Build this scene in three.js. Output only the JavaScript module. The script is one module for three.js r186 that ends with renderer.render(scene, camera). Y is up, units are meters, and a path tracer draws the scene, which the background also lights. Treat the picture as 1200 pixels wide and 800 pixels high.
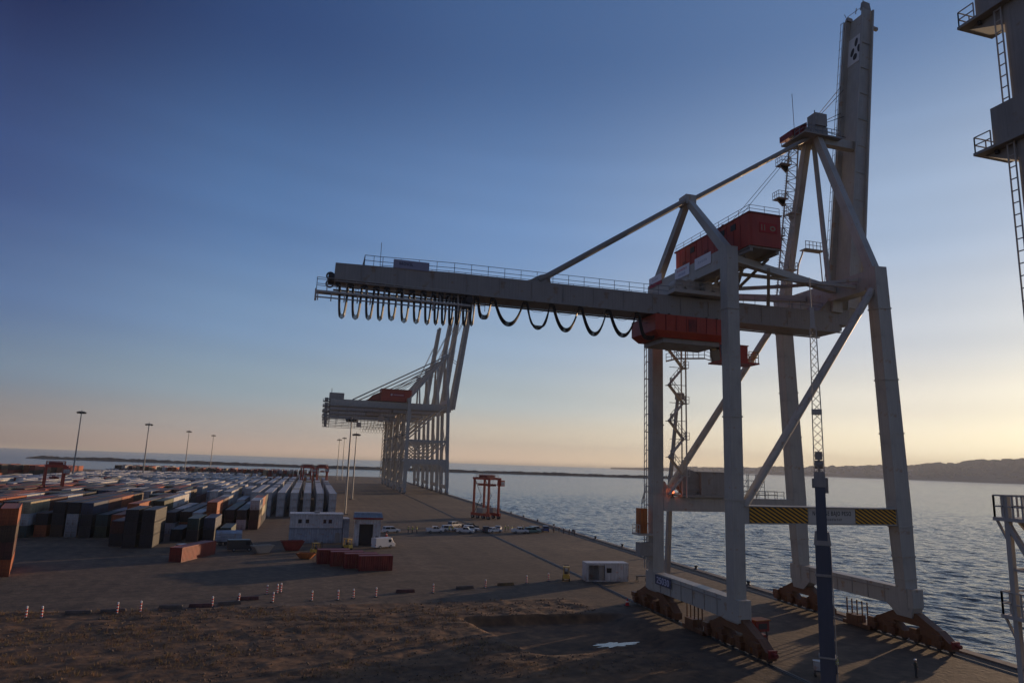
import * as THREE from 'three';
import { MarchingCubes } from 'three/addons/objects/MarchingCubes.js';
import { mergeGeometries } from 'three/addons/utils/BufferGeometryUtils.js';

// ---------------------------------------------------------------- camera, sky, sun, exposure
const scene = new THREE.Scene();
const camera = new THREE.PerspectiveCamera(53.13, 1024 / 682, 0.5, 90000);
camera.position.set(0, 20, 0);
camera.rotation.order = 'YXZ';
camera.rotation.set(0.1765, -0.2765, 0.0345);

const SUN_AZ = 63 * Math.PI / 180, SUN_EL = 5.2 * Math.PI / 180;      // azimuth from -z (along the quay) towards +x (the sea)
const sunDir = new THREE.Vector3(Math.cos(SUN_EL) * Math.sin(SUN_AZ), Math.sin(SUN_EL), -Math.cos(SUN_EL) * Math.cos(SUN_AZ));
const sun = new THREE.DirectionalLight(new THREE.Color().setRGB(1.0, 0.66, 0.38), 4.8);
sun.position.copy(sunDir).multiplyScalar(600).add(new THREE.Vector3(20, 0, -160));
sun.target.position.set(20, 0, -160);
sun.castShadow = true; sun.shadow.radius = 1.5; sun.shadow.mapSize.set(4096, 4096);
Object.assign(sun.shadow.camera, { left: -350, right: 350, top: 350, bottom: -350, near: 1, far: 1500 });
scene.add(sun, sun.target);

const renderer = new THREE.WebGLRenderer({ antialias: true });
renderer.setSize(1024, 682);
renderer.toneMapping = THREE.LinearToneMapping;
renderer.toneMappingExposure = 1.0;
renderer.shadowMap.enabled = true;

// evening sky: colours by elevation (rows) and by angle from the sun's azimuth (columns); air only
{
  const EL = [-90, -1, 0.4, 2, 5, 10, 18, 33, 60, 90];
  const AZ = [0, 16, 47, 69, 86, 180];
  const T = [
    [[150, 130, 105], [150, 130, 105], [130, 115, 100], [110, 98, 92], [90, 84, 82], [96, 90, 92]],
    [[352, 322, 240], [312, 284, 222], [240, 210, 178], [196, 168, 148], [116, 102, 98], [128, 116, 116]],
    [[356, 328, 250], [318, 290, 232], [244, 214, 182], [200, 172, 152], [120, 106, 102], [134, 120, 120]],
    [[336, 314, 256], [296, 279, 240], [222, 208, 186], [172, 168, 164], [122, 122, 126], [138, 128, 130]],
    [[300, 286, 250], [254, 246, 228], [180, 192, 196], [140, 162, 176], [106, 130, 154], [126, 130, 142]],
    [[246, 244, 236], [208, 214, 222], [150, 175, 202], [116, 148, 184], [82, 112, 156], [112, 124, 150]],
    [[190, 201, 218], [166, 186, 213], [112, 146, 192], [84, 120, 168], [56, 82, 132], [98, 116, 150]],
    [[110, 139, 178], [96, 125, 168], [68, 99, 146], [44, 72, 120], [18, 36, 80], [80, 100, 138]],
    [[78, 102, 146], [76, 100, 144], [68, 94, 138], [62, 86, 130], [58, 82, 126], [68, 90, 132]],
    [[62, 84, 126], [62, 84, 126], [62, 84, 126], [62, 84, 126], [62, 84, 126], [62, 84, 126]]];
  const lin = c => { c /= 255; return c <= 0.04045 ? c / 12.92 : Math.pow((c + 0.055) / 1.055, 2.4); };
  const L = T.map(r => r.map(c => c.map(lin)));
  const W = 1024, Hh = 512, data = new Float32Array(W * Hh * 4);
  const find = (A, v) => { let i = 0; while (i < A.length - 2 && v > A[i + 1]) i++; const t = Math.min(1, Math.max(0, (v - A[i]) / (A[i + 1] - A[i]))); return [i, t]; };
  const cr = (a, b, c, d, t) => { const m1 = (c - a) / 2, m2 = (d - b) / 2, t2 = t * t, t3 = t2 * t; const v = (2 * t3 - 3 * t2 + 1) * b + (t3 - 2 * t2 + t) * m1 * 0.5 + (-2 * t3 + 3 * t2) * c + (t3 - t2) * m2 * 0.5; return Math.max(v, 0); };
  for (let j = 0; j < Hh; j++) {
    const el = ((j + 0.5) / Hh - 0.5) * 180;
    const [ei, et] = find(EL, el);
    for (let i = 0; i < W; i++) {
      const th = ((i + 0.5) / W - 0.5) * 2 * Math.PI;               // three: u = atan2(z, x) / 2pi + 0.5
      const dx = Math.cos(th), dz = Math.sin(th);
      let da = Math.abs(Math.atan2(dx, -dz) - SUN_AZ); if (da > Math.PI) da = 2 * Math.PI - da;
      const [ai, at] = find(AZ, da * 180 / Math.PI);
      const s = at * at * (3 - 2 * at) * 0.35 + at * 0.65;
      // thin streaks of high cirrus near the horizon
      const az = Math.atan2(dx, -dz), streak = el > 2 && el < 26 ? 1 + 0.028 * Math.sin(el * 1.9 + 2.2 * Math.sin(az * 3.1) + az * 2) * Math.sin(el * 0.63 + az * 5) : 1;
      for (let k = 0; k < 3; k++) {
        const col = e => { e = Math.min(EL.length - 1, Math.max(0, e)); const R = L[e + 0]; return R[ai][k] * (1 - s) + R[ai + 1][k] * s; };
        data[(j * W + i) * 4 + k] = cr(col(ei - 1), col(ei), col(ei + 1), col(ei + 2), et) * streak;
      }
      data[(j * W + i) * 4 + 3] = 1;
    }
  }
  const sky = new THREE.DataTexture(data, W, Hh, THREE.RGBAFormat, THREE.FloatType);
  sky.mapping = THREE.EquirectangularReflectionMapping; sky.colorSpace = THREE.LinearSRGBColorSpace;
  sky.magFilter = sky.minFilter = THREE.LinearFilter; sky.needsUpdate = true;
  scene.background = sky; scene.environment = sky;
}
scene.fog = new THREE.FogExp2(new THREE.Color().setRGB(0.90, 0.96, 1.0), 0.00008);

// ---------------------------------------------------------------- helpers
let seed = 12345;
const rnd = () => { seed = (seed * 1664525 + 1013904223) >>> 0; return seed / 4294967296; };
const rr = (a, b) => a + (b - a) * rnd();
const V = (x, y, z) => new THREE.Vector3(x, y, z);
const lerp = (a, b, t) => a + (b - a) * t;
function hash2(x, y) { let h = (x * 374761393 + y * 668265263) | 0; h = Math.imul(h ^ (h >>> 13), 1274126177); return ((h ^ (h >>> 16)) >>> 0) / 4294967296; }
function vnoise(x, y, per) {
  const xi = Math.floor(x), yi = Math.floor(y), fx = x - xi, fy = y - yi;
  const w = v => per ? ((v % per) + per) % per : v;
  const sx = fx * fx * (3 - 2 * fx), sy = fy * fy * (3 - 2 * fy);
  const a = hash2(w(xi), w(yi)), b = hash2(w(xi + 1), w(yi)), c = hash2(w(xi), w(yi + 1)), d = hash2(w(xi + 1), w(yi + 1));
  return lerp(lerp(a, b, sx), lerp(c, d, sx), sy);
}
const fbm = (x, y, o = 4) => { let s = 0, a = 0.5, n = 0; for (let i = 0; i < o; i++) { s += a * vnoise(x, y); n += a; x = x * 2.03 + 17.1; y = y * 2.03 + 9.7; a *= 0.5; } return s / n; };
const smooth = (a, b, v) => { const t = Math.min(1, Math.max(0, (v - a) / (b - a))); return t * t * (3 - 2 * t); };

class B {                                                            // collects faces with flat normals and uv in metres
  constructor() { this.p = []; this.n = []; this.u = []; this.i = []; }
  quad(a, b, c, d) {
    const e = V().subVectors(b, a), f = V().subVectors(d, a), g = V().subVectors(c, a);
    const n = V().crossVectors(e, g.lengthSq() > 0 ? V().subVectors(c, a) : f).normalize();
    const k = this.p.length / 3, lu = e.length(), lv = f.length(), o = (a.x + a.z) * 0.37, q = a.y * 0.37;
    for (const v of [a, b, c, d]) { this.p.push(v.x, v.y, v.z); this.n.push(n.x, n.y, n.z); }
    this.u.push(o, q, o + lu, q, o + lu, q + lv, o, q + lv);
    this.i.push(k, k + 1, k + 2, k, k + 2, k + 3);
    return this;
  }
  hex(c) {                                                           // 0-3 one end (ccw seen from outside), 4-7 the other
    this.quad(c[3], c[2], c[1], c[0]); this.quad(c[4], c[5], c[6], c[7]);
    for (let k = 0; k < 4; k++) { const m = (k + 1) % 4; this.quad(c[k], c[m], c[m + 4], c[k + 4]); }
    return this;
  }
  box(x0, x1, y0, y1, z0, z1) {
    return this.hex([V(x0, y0, z1), V(x1, y0, z1), V(x1, y0, z0), V(x0, y0, z0), V(x0, y1, z1), V(x1, y1, z1), V(x1, y1, z0), V(x0, y1, z0)]);
  }
  beam(a, b, w, h, w2 = w, h2 = h, up) {
    const t = V().subVectors(b, a).normalize();
    up = up || (Math.abs(t.y) > 0.9 ? V(0, 0, 1) : V(0, 1, 0));
    const s = V().crossVectors(t, up).normalize(), v = V().crossVectors(t, s).normalize();
    const ring = (o, W, H) => [[-1, -1], [1, -1], [1, 1], [-1, 1]].map(([i, j]) => o.clone().addScaledVector(s, i * W / 2).addScaledVector(v, j * H / 2));
    const r0 = ring(a, w, h), r1 = ring(b, w2, h2);
    return this.hex([...r0, ...r1].map(q => q));
  }
  tube(a, b, r, r2 = r, seg = 8) {
    const t = V().subVectors(b, a).normalize(), up = Math.abs(t.y) > 0.9 ? V(0, 0, 1) : V(0, 1, 0);
    const s = V().crossVectors(t, up).normalize(), v = V().crossVectors(s, t).normalize(), len = a.distanceTo(b);
    const k = this.p.length / 3;
    for (let e = 0; e < 2; e++) for (let j = 0; j <= seg; j++) {
      const g = j / seg * Math.PI * 2, d = s.clone().multiplyScalar(Math.cos(g)).addScaledVector(v, -Math.sin(g)), q = (e ? b : a).clone().addScaledVector(d, e ? r2 : r);
      this.p.push(q.x, q.y, q.z); this.n.push(d.x, d.y, d.z); this.u.push(j / seg * r * 6.28, e * len);
    }
    for (let j = 0; j < seg; j++) { const q = k + j, w = q + seg + 1; this.i.push(q, q + 1, w, q + 1, w + 1, w); }
    for (let e = 0; e < 2; e++) {
      const c = this.p.length / 3, o = e ? b : a, nn = e ? t : t.clone().negate();
      this.p.push(o.x, o.y, o.z); this.n.push(nn.x, nn.y, nn.z); this.u.push(0, 0);
      for (let j = 0; j <= seg; j++) { const m = (k + e * (seg + 1) + j) * 3; this.p.push(this.p[m], this.p[m + 1], this.p[m + 2]); this.n.push(nn.x, nn.y, nn.z); this.u.push(Math.cos(j), Math.sin(j)); }
      for (let j = 0; j < seg; j++) e ? this.i.push(c, c + 1 + j, c + 2 + j) : this.i.push(c, c + 2 + j, c + 1 + j);
    }
    return this;
  }
  path(pts, r, seg = 5, n) {
    return this.add(new THREE.TubeGeometry(new THREE.CatmullRomCurve3(pts), n || pts.length * 4, r, seg));
  }
  add(g, m) {
    g = g.clone(); if (m) g.applyMatrix4(m);
    const k = this.p.length / 3, P = g.attributes.position, N = g.attributes.normal, U = g.attributes.uv;
    for (let q = 0; q < P.count; q++) { this.p.push(P.getX(q), P.getY(q), P.getZ(q)); this.n.push(N.getX(q), N.getY(q), N.getZ(q)); U ? this.u.push(U.getX(q), U.getY(q)) : this.u.push(0, 0); }
    if (g.index) for (let q = 0; q < g.index.count; q++) this.i.push(k + g.index.getX(q)); else for (let q = 0; q < P.count; q++) this.i.push(k + q);
    return this;
  }
  rail(pts, h = 1.1, sp = 2, r = 0.035) {                            // a handrail along points: posts, top and middle rail
    for (let q = 0; q + 1 < pts.length; q++) {
      const a = pts[q], b = pts[q + 1], L = a.distanceTo(b), n = Math.max(1, Math.round(L / sp));
      for (let k = 0; k <= n; k++) { const c = a.clone().lerp(b, k / n); this.beam(c, c.clone().add(V(0, h, 0)), r * 2, r * 2); }
      for (const f of [0.5, 1]) this.beam(a.clone().add(V(0, h * f, 0)), b.clone().add(V(0, h * f, 0)), r * 2, r * 2);
    }
    return this;
  }
  geo() {
    const g = new THREE.BufferGeometry();
    g.setAttribute('position', new THREE.Float32BufferAttribute(this.p, 3)); g.setAttribute('normal', new THREE.Float32BufferAttribute(this.n, 3));
    g.setAttribute('uv', new THREE.Float32BufferAttribute(this.u, 2)); g.setIndex(this.i);
    return g;
  }
  mesh(name, mat, parent) { return put(name, this.geo(), mat, parent); }
}
function put(name, geo, mat, parent) {
  const m = new THREE.Mesh(geo, mat); m.name = name; m.castShadow = m.receiveShadow = true;
  (parent || scene).add(m); return m;
}
const used = {};
const numbered = n => { const k = used[n] = (used[n] || 0) + 1; return k === 1 ? n : n + '_' + String(k - 1).padStart(3, '0'); };
function tag(o, label, category, group) { o.userData.label = label; o.userData.category = category; if (group) o.userData.group = group; return o; }
function thing(name, label, category, pos = [0, 0, 0], turn = 0, group) {
  const o = new THREE.Group(); o.name = numbered(name); o.position.set(...pos); o.rotation.y = turn; scene.add(o);
  return tag(o, label, category, group);
}
function structure(o) { o.userData.kind = 'structure'; return o; }
function copy(src, base, pos, turn = 0, label) {
  const c = src.clone(); c.name = numbered(base); c.position.set(...pos); c.rotation.y = turn; scene.add(c);
  c.userData = { ...src.userData }; if (label) c.userData.label = label;
  return c;
}

// ---------------------------------------------------------------- textures and materials
function tex(N, fn, metres, srgb) {
  const d = new Uint8Array(N * N * 4);
  for (let y = 0; y < N; y++) for (let x = 0; x < N; x++) { const c = fn(x / N, y / N); for (let k = 0; k < 3; k++) d[(y * N + x) * 4 + k] = Math.max(0, Math.min(255, c[k] * 255)); d[(y * N + x) * 4 + 3] = 255; }
  const t = new THREE.DataTexture(d, N, N); t.wrapS = t.wrapT = THREE.RepeatWrapping; t.magFilter = THREE.LinearFilter; t.minFilter = THREE.LinearMipmapLinearFilter; t.generateMipmaps = true;
  if (srgb) t.colorSpace = THREE.SRGBColorSpace;
  t.repeat.set(1 / metres, 1 / metres); t.needsUpdate = true; return t;
}
const pf = (u, v, f, o = 4) => { let s = 0, a = 0.5, n = 0; for (let k = 0; k < o; k++) { s += a * vnoise(u * f + 3.7 * k * 0, v * f, f); n += a; f *= 2; a *= 0.55; } return s / n; };
const g3 = v => [v, v, v];
// painted steel: blotches, vertical runs of grime, a few rust marks
const steelTex = tex(512, (u, v) => {
  const b = pf(u, v, 4, 5), run = vnoise(u * 90, v * 3, 90) * 0.5 + vnoise(u * 34, v * 2, 34) * 0.5, ru = Math.max(0, pf(u + 0.3, v + 0.6, 8, 4) - 0.66) * 3.2;
  const seam = Math.min(u % 0.25, 0.25 - u % 0.25) < 0.003 ? 0.93 : 1;
  const s = (0.84 + 0.10 * (b - 0.5) + 0.10 * (run - 0.5)) * seam;
  return [s * (1 - 0.12 * ru), s * (1 - 0.3 * ru), s * (1 - 0.45 * ru)];
}, 7, true);
const grimeTex = tex(512, (u, v) => {
  const b = pf(u, v, 3, 5), run = vnoise(u * 60, v * 2, 60), ru = Math.max(0, pf(u + 0.1, v + 0.7, 10, 4) - 0.62) * 3;
  const s = 0.82 + 0.34 * (b - 0.5) + 0.2 * (run - 0.5);
  return [s, s * (1 - 0.3 * ru), s * (1 - 0.45 * ru)];
}, 5, true);
const grainTex = tex(512, (u, v) => { const s = 0.78 + 0.42 * (pf(u, v, 8, 6) - 0.5) + 0.22 * (hash2(Math.floor(u * 512), Math.floor(v * 512)) - 0.5); return [s * 1.02, s, s * 0.98]; }, 6, true);
const grainBump = tex(512, (u, v) => g3(0.5 + 0.7 * (pf(u, v, 12, 6) - 0.5)), 5);
const mat = (r, g, b, o = {}) => { const m = new THREE.MeshStandardMaterial({ color: new THREE.Color().setRGB(r, g, b), roughness: 0.65, metalness: 0, ...o }); return m; };
const M = {
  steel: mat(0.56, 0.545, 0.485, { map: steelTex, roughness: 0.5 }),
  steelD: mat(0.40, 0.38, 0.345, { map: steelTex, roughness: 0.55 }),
  farSteel: null,
  access: mat(0.40, 0.38, 0.345, { roughness: 0.55 }),
  blueGrey: mat(0.24, 0.29, 0.36, { map: steelTex, roughness: 0.5 }),
  dark: mat(0.035, 0.036, 0.038, { roughness: 0.6 }),
  galv: mat(0.22, 0.225, 0.23, { roughness: 0.5, metalness: 0.3 }),
  rope: mat(0.03, 0.03, 0.032, { roughness: 0.7 }),
  cable: mat(0.018, 0.018, 0.02, { roughness: 0.55 }),
  red: mat(0.52, 0.06, 0.028, { map: steelTex, roughness: 0.5 }),
  redD: mat(0.30, 0.03, 0.024, { map: grimeTex, roughness: 0.55 }),
  bogie: mat(0.21, 0.085, 0.03, { map: grimeTex, roughness: 0.6 }),
  yellow: mat(0.55, 0.32, 0.03, { map: grimeTex }),
  orange: mat(0.55, 0.17, 0.03, { map: grimeTex }),
  white: mat(0.70, 0.70, 0.69, { map: grimeTex, roughness: 0.55 }),
  paleBlue: mat(0.42, 0.47, 0.53, { map: grimeTex, roughness: 0.6 }),
  blue: mat(0.075, 0.095, 0.14, { map: steelTex, roughness: 0.45 }),
  glass: mat(0.02, 0.025, 0.03, { roughness: 0.08 }),
  tyre: mat(0.02, 0.02, 0.02, { roughness: 0.85 }),
  roofGrey: mat(0.25, 0.28, 0.31, { map: grimeTex }),
  conc: mat(0.26, 0.25, 0.235, { map: grainTex, roughness: 0.9 }),
  brown: mat(0.12, 0.07, 0.04, { map: grimeTex }),
  rock: mat(0.075, 0.072, 0.068, { map: grainTex, roughness: 0.95 }),
};
M.farSteel = M.steel;
function signMat(w, h, draw, o = {}) {
  const c = document.createElement('canvas'); c.width = w; c.height = h; const x = c.getContext('2d'); draw(x, w, h);
  const t = new THREE.CanvasTexture(c); t.colorSpace = THREE.SRGBColorSpace; t.magFilter = THREE.LinearFilter;
  return new THREE.MeshStandardMaterial({ map: t, roughness: 0.6, ...o });
}
// a thin sign plate: local x along `along`, front face towards `out`
function plate(name, c, along, out, w, h, m, parent, th = 0.05) {
  const up = V().crossVectors(out, along).normalize();
  const g = new THREE.BoxGeometry(w, h, th); const q = g.attributes.uv;
  const mx = new THREE.Matrix4().makeBasis(along, up, out).setPosition(c); g.applyMatrix4(mx);
  return put(name, g, m, parent);
}

// ---------------------------------------------------------------- sea
const quayX = z => 76.1 + (-60 - z) * 0.0177;
const SEA_Y = -3.3;
{
  const ax = [], az = [];
  for (let v = -9500; v < 60; ) { ax.push(v); v += Math.max(18, Math.abs(v) * 0.35); }
  for (let v = 72; v < 620; v += 0.62 + Math.max(0, v - 140) * 0.008) ax.push(v);
  for (let v = 640; v < 9500; v *= 1.12) ax.push(v); ax.push(9500);
  for (let v = 3000; v > 60; v *= 0.6) az.push(v); az.push(40, 10, -20);
  for (let v = -35; v > -700; v -= 0.5 + Math.max(0, -v - 140) * 0.006) az.push(v);
  for (let v = -720; v > -9500; v *= 1.1) az.push(v); az.push(-9500);
  const waves = [];
  for (let k = 0; k < 46; k++) { const L = 1.7 * Math.pow(4.4, Math.pow(rnd(), 1.3)), th = -0.9 + (rnd() + rnd() - 1) * 1.5; waves.push([Math.cos(th) * 6.283 / L, Math.sin(th) * 6.283 / L, rnd() * 6.283, L * 0.0034]); }
  const nx = ax.length, nz = az.length, P = new Float32Array(nx * nz * 3), U = new Float32Array(nx * nz * 2), I = [];
  for (let j = 0; j < nz; j++) for (let i = 0; i < nx; i++) {
    const x = ax[i], z = az[j], k = j * nx + i; let y = 0;
    const fine = smooth(620, 360, x) * smooth(66, 74, x) * smooth(-700, -420, z) * smooth(0, -40, z);
    if (fine > 0) { for (const w of waves) { const s = Math.sin(w[0] * x + w[1] * z + w[2]); y += w[3] * (s + 0.35 * s * s * s); } y *= fine * (0.65 + 0.7 * fbm(x * 0.02, z * 0.02, 2)); }
    P[k * 3] = x; P[k * 3 + 1] = SEA_Y + y; P[k * 3 + 2] = z; U[k * 2] = x; U[k * 2 + 1] = z;
    if (i < nx - 1 && j < nz - 1) I.push(k, k + 1, k + nx + 1, k, k + nx + 1, k + nx);
  }
  const g = new THREE.BufferGeometry(); g.setAttribute('position', new THREE.BufferAttribute(P, 3)); g.setAttribute('uv', new THREE.BufferAttribute(U, 2)); g.setIndex(I); g.computeVertexNormals();
  const N = 1024, S = 84, bw = [];
  for (let k = 0; k < 60; k++) { const f = 9 + Math.floor(120 * Math.pow(rnd(), 1.8)), th = -0.5 + (rnd() + rnd() - 1) * 1.9; bw.push([Math.round(f * Math.cos(th)), Math.round(f * Math.sin(th)), rnd() * 6.283, 1 / f]); }
  const hh = new Float32Array(N * N); let mx = 0;
  for (let y = 0; y < N; y++) for (let x = 0; x < N; x++) { let s = 0; for (const w of bw) s += w[3] * Math.sin(6.283185 * (w[0] * x + w[1] * y) / N + w[2]); hh[y * N + x] = s; mx = Math.max(mx, Math.abs(s)); }
  const RMS = 0.095, at = (x, y) => hh[((y + N) % N) * N + (x + N) % N]; let sq = 0;
  for (let y = 0; y < N; y += 3) for (let x = 0; x < N; x += 3) sq += (at(x + 1, y) - at(x - 1, y)) ** 2 / (N / 3) ** 2;
  const ks = RMS / Math.sqrt(sq);
  const nrm = tex(N, (u, v) => { const x = Math.round(u * N), y = Math.round(v * N), dx = (at(x + 1, y) - at(x - 1, y)) * ks, dy = (at(x, y + 1) - at(x, y - 1)) * ks, l = 1 / Math.hypot(dx, dy, 1); return [0.5 - 0.5 * dx * l, 0.5 - 0.5 * dy * l, 0.5 + 0.5 * l]; }, S);
  const sea = put('sea', g, new THREE.MeshPhysicalMaterial({ color: new THREE.Color().setRGB(0.050, 0.046, 0.036), roughness: 0.18, ior: 1.33, normalMap: nrm }));
  structure(sea);
}

// ---------------------------------------------------------------- ground of the terminal: concrete apron, worn earth in front of the crane
const inPit = (x, z) => smooth(21, 23.5, x - 0.25 * (z + 86)) * smooth(44, 40, x) * smooth(-92.2, -90.6, z) * smooth(-72.5, -76.5, z);
const dirtEdge = x => -101.5 + 0.09 * (x + 30) * -0.2 + 1.6 * (fbm(x * 0.12, 3.3, 3) - 0.5);
const dirtH = (x, z) => 0.22 * (fbm(x * 0.16 + 2, z * 0.22, 5) - 0.45) + 0.26 * (fbm(x * 0.8 + 9, z * 0.75, 5) - 0.45) + 0.10 * smooth(0.56, 0.75, fbm(x * 0.06 + 31, z * 0.35, 3));
const dirtMask = (x, z) => smooth(dirtEdge(x) - 0.4, dirtEdge(x) + 1.2, z) * smooth(46, 36, x + 6 * (fbm(x * 0.2, z * 0.2, 3) - 0.5));
{
  const ax = [], az = [];
  for (let v = -760; v < -60; v += Math.max(3, (-v - 60) * 0.12)) ax.push(v);
  for (let v = -60; v < 50; v += 0.42) ax.push(v);
  for (let v = 50; v < 72.4; v += 0.8) ax.push(v);
  for (let v = 160; v > -64; v -= Math.max(3, (v + 64) * 0.2)) az.push(v);
  for (let v = -64; v > -108; v -= 0.4) az.push(v);
  for (let v = -108; v > -200; v -= 1) az.push(v); for (let v = -200; v > -330; v -= 2) az.push(v);
  for (let v = -330; v > -780; v -= 12) az.push(v); az.push(-780);
  const cols = ax.length + 1, rows = az.length, P = [], C = [], U = [], I = [];
  for (let j = 0; j < rows; j++) for (let i = 0; i < cols; i++) {
    const z = az[j], x = i < ax.length ? ax[i] : quayX(z) - 1.2;
    const d = dirtMask(x, z), pit = inPit(x, z);
    let y = 0;
    if (d > 0) {
            y = d * dirtH(x, z);
    }
    y = y * (1 - pit) - pit * 0.9;
    P.push(x, y, z); U.push(x, z);
    const big = fbm(x * 0.035 + 40, z * 0.035, 4), mid = fbm(x * 0.22, z * 0.16 + 30, 4), slab = hash2(Math.floor((x + 400) / 7.5), Math.floor((-z + 400) / 9));
    let v = 0.92 + 0.5 * (big - 0.5) + 0.28 * (mid - 0.5) + 0.09 * (slab - 0.5);
    const tyre = Math.max(0, fbm(x * 0.9, z * 0.05, 3) - 0.55) * 0.9; v *= 1 - tyre;                  // rubber marks along the lanes
    const seam = Math.min(Math.abs(((x + 400) % 7.5) - 0), 7.5 - ((x + 400) % 7.5));
    const oil = smooth(0.66, 0.78, fbm(x * 0.33 + 60, z * 0.3, 4)); v *= 1 - 0.45 * oil; const dust = smooth(0.58, 0.74, fbm(x * 0.05 + 12, z * 0.13 + 3, 4)); v *= 1 + 0.35 * dust;
    const e = 0.78 + 1.1 * (fbm(x * 0.5 + 7, z * 0.6, 4) - 0.45) + 0.7 * (fbm(x * 1.6 + 3, z * 1.5, 3) - 0.5) + 0.5 * (fbm(x * 0.08, z * 0.3 + 5, 3) - 0.5);
    const con = [0.182 * v, 0.125 * v, 0.076 * v], dirt = [0.275 * e, 0.140 * e, 0.055 * e];
    C.push(lerp(con[0], dirt[0], d), lerp(con[1], dirt[1], d), lerp(con[2], dirt[2], d));
    if (i < cols - 1 && j < rows - 1) { const k = j * cols + i; I.push(k, k + 1, k + cols + 1, k, k + cols + 1, k + cols); }
  }
  const g = new THREE.BufferGeometry(); g.setAttribute('position', new THREE.Float32BufferAttribute(P, 3)); g.setAttribute('color', new THREE.Float32BufferAttribute(C, 3)); g.setAttribute('uv', new THREE.Float32BufferAttribute(U, 2)); g.setIndex(I); g.computeVertexNormals();
  structure(put('terminal_ground', g, new THREE.MeshStandardMaterial({ vertexColors: true, map: grainTex, bumpMap: grainBump, bumpScale: 0.05, roughness: 0.9, side: THREE.DoubleSide })));
  // quay wall with its concrete cope
  const b = new B();
  const z0 = 160, z1 = -780, x0 = quayX(z0), x1 = quayX(z1);
  b.hex([V(x0 - 3, -9, z0), V(x0, -9, z0), V(x1, -9, z1), V(x1 - 3, -9, z1), V(x0 - 3, -0.4, z0), V(x0, -0.4, z0), V(x1, -0.4, z1), V(x1 - 3, -0.4, z1)]);
  const quay = structure(b.mesh('quay_wall', M.conc));
  // cope blocks cast in lengths
  const n = 60, L = (z0 - z1) / n * 0.5;
  for (let k = 0; k < 44; k++) {
    const a = -48 - k * 8, c = a - 7.96;
    new B().hex([V(quayX(a) - 1.25, -0.42, a), V(quayX(a) + 0.12, -0.42, a), V(quayX(c) + 0.12, -0.42, c), V(quayX(c) - 1.25, -0.42, c), V(quayX(a) - 1.25, 0.16, a), V(quayX(a) + 0.12, 0.16, a), V(quayX(c) + 0.12, 0.16, c), V(quayX(c) - 1.25, 0.16, c)]).mesh('cope_block', M.conc, quay);
  }
  const cB = new B(), ca = -400.2, cc = -780;
  cB.hex([V(quayX(ca) - 1.25, -0.42, ca), V(quayX(ca) + 0.12, -0.42, ca), V(quayX(cc) + 0.12, -0.42, cc), V(quayX(cc) - 1.25, -0.42, cc), V(quayX(ca) - 1.25, 0.16, ca), V(quayX(ca) + 0.12, 0.16, ca), V(quayX(cc) + 0.12, 0.16, cc), V(quayX(cc) - 1.25, 0.16, cc)]);
  cB.hex([V(quayX(120) - 1.25, -0.42, 120), V(quayX(120) + 0.12, -0.42, 120), V(quayX(-47.9) + 0.12, -0.42, -47.9), V(quayX(-47.9) - 1.25, -0.42, -47.9), V(quayX(120) - 1.25, 0.16, 120), V(quayX(120) + 0.12, 0.16, 120), V(quayX(-47.9) + 0.12, 0.16, -47.9), V(quayX(-47.9) - 1.25, 0.16, -47.9)]);
  cB.mesh('cope', M.conc, quay);
  // end and far faces of the reclaimed land
  structure(new B().box(-760, quayX(-780), -9, -0.05, -783, -780).box(-763, -760, -9, -0.05, -783, 160).mesh('land_edge', M.rock));
  // crane rails in the apron
  for (const [nm, off] of [['crane_rail', 48.4], ['crane_rail', 73.1]]) {
    const r = new B(), xa = off + (-72 - 100) * 0.0177, xb = off + (-72 + 760) * 0.0177;
    r.hex([V(xa - 0.35, 0.005, 100), V(xa + 0.35, 0.005, 100), V(xb + 0.35, 0.005, -760), V(xb - 0.35, 0.005, -760), V(xa - 0.35, 0.03, 100), V(xa + 0.35, 0.03, 100), V(xb + 0.35, 0.03, -760), V(xb - 0.35, 0.03, -760)]);
    r.hex([V(xa - 0.06, 0.03, 100), V(xa + 0.06, 0.03, 100), V(xb + 0.06, 0.03, -760), V(xb - 0.06, 0.03, -760), V(xa - 0.06, 0.08, 100), V(xa + 0.06, 0.08, 100), V(xb + 0.06, 0.08, -760), V(xb - 0.06, 0.08, -760)]);
    const o = structure(r.mesh(numbered(nm), M.dark));
  }
}
// loose stones on the earth: uncountable
{
  const geo = new THREE.DodecahedronGeometry(1, 0), N = 5200, im = new THREE.InstancedMesh(geo, M.rock, N), m4 = new THREE.Matrix4(), q = new THREE.Quaternion();
  const dirtRock = mat(0.14, 0.10, 0.07, { roughness: 0.95 }); im.material = dirtRock;
  for (let k = 0; k < N; k++) {
    let x, z; do { x = rr(-48, 44); z = rr(-104, -66); } while (dirtMask(x, z) < 0.4 || inPit(x, z) > 0.05 || fbm(x * 0.25 + 3, z * 0.25, 3) < 0.42);
    const s = 0.035 + 0.13 * Math.pow(rnd(), 4);
    q.setFromEuler(new THREE.Euler(rnd() * 6, rnd() * 6, rnd() * 6));
    const y = dirtMask(x, z) * dirtH(x, z);
    m4.compose(V(x, y + s * 0.2, z), q, V(s * rr(0.8, 1.5), s * rr(0.6, 1), s)); im.setMatrixAt(k, m4);
  }
  im.name = 'loose_stones'; im.castShadow = im.receiveShadow = true; im.userData = { kind: 'stuff', label: 'loose stones scattered over the churned brown earth', category: 'stones' }; scene.add(im);
}
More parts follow.
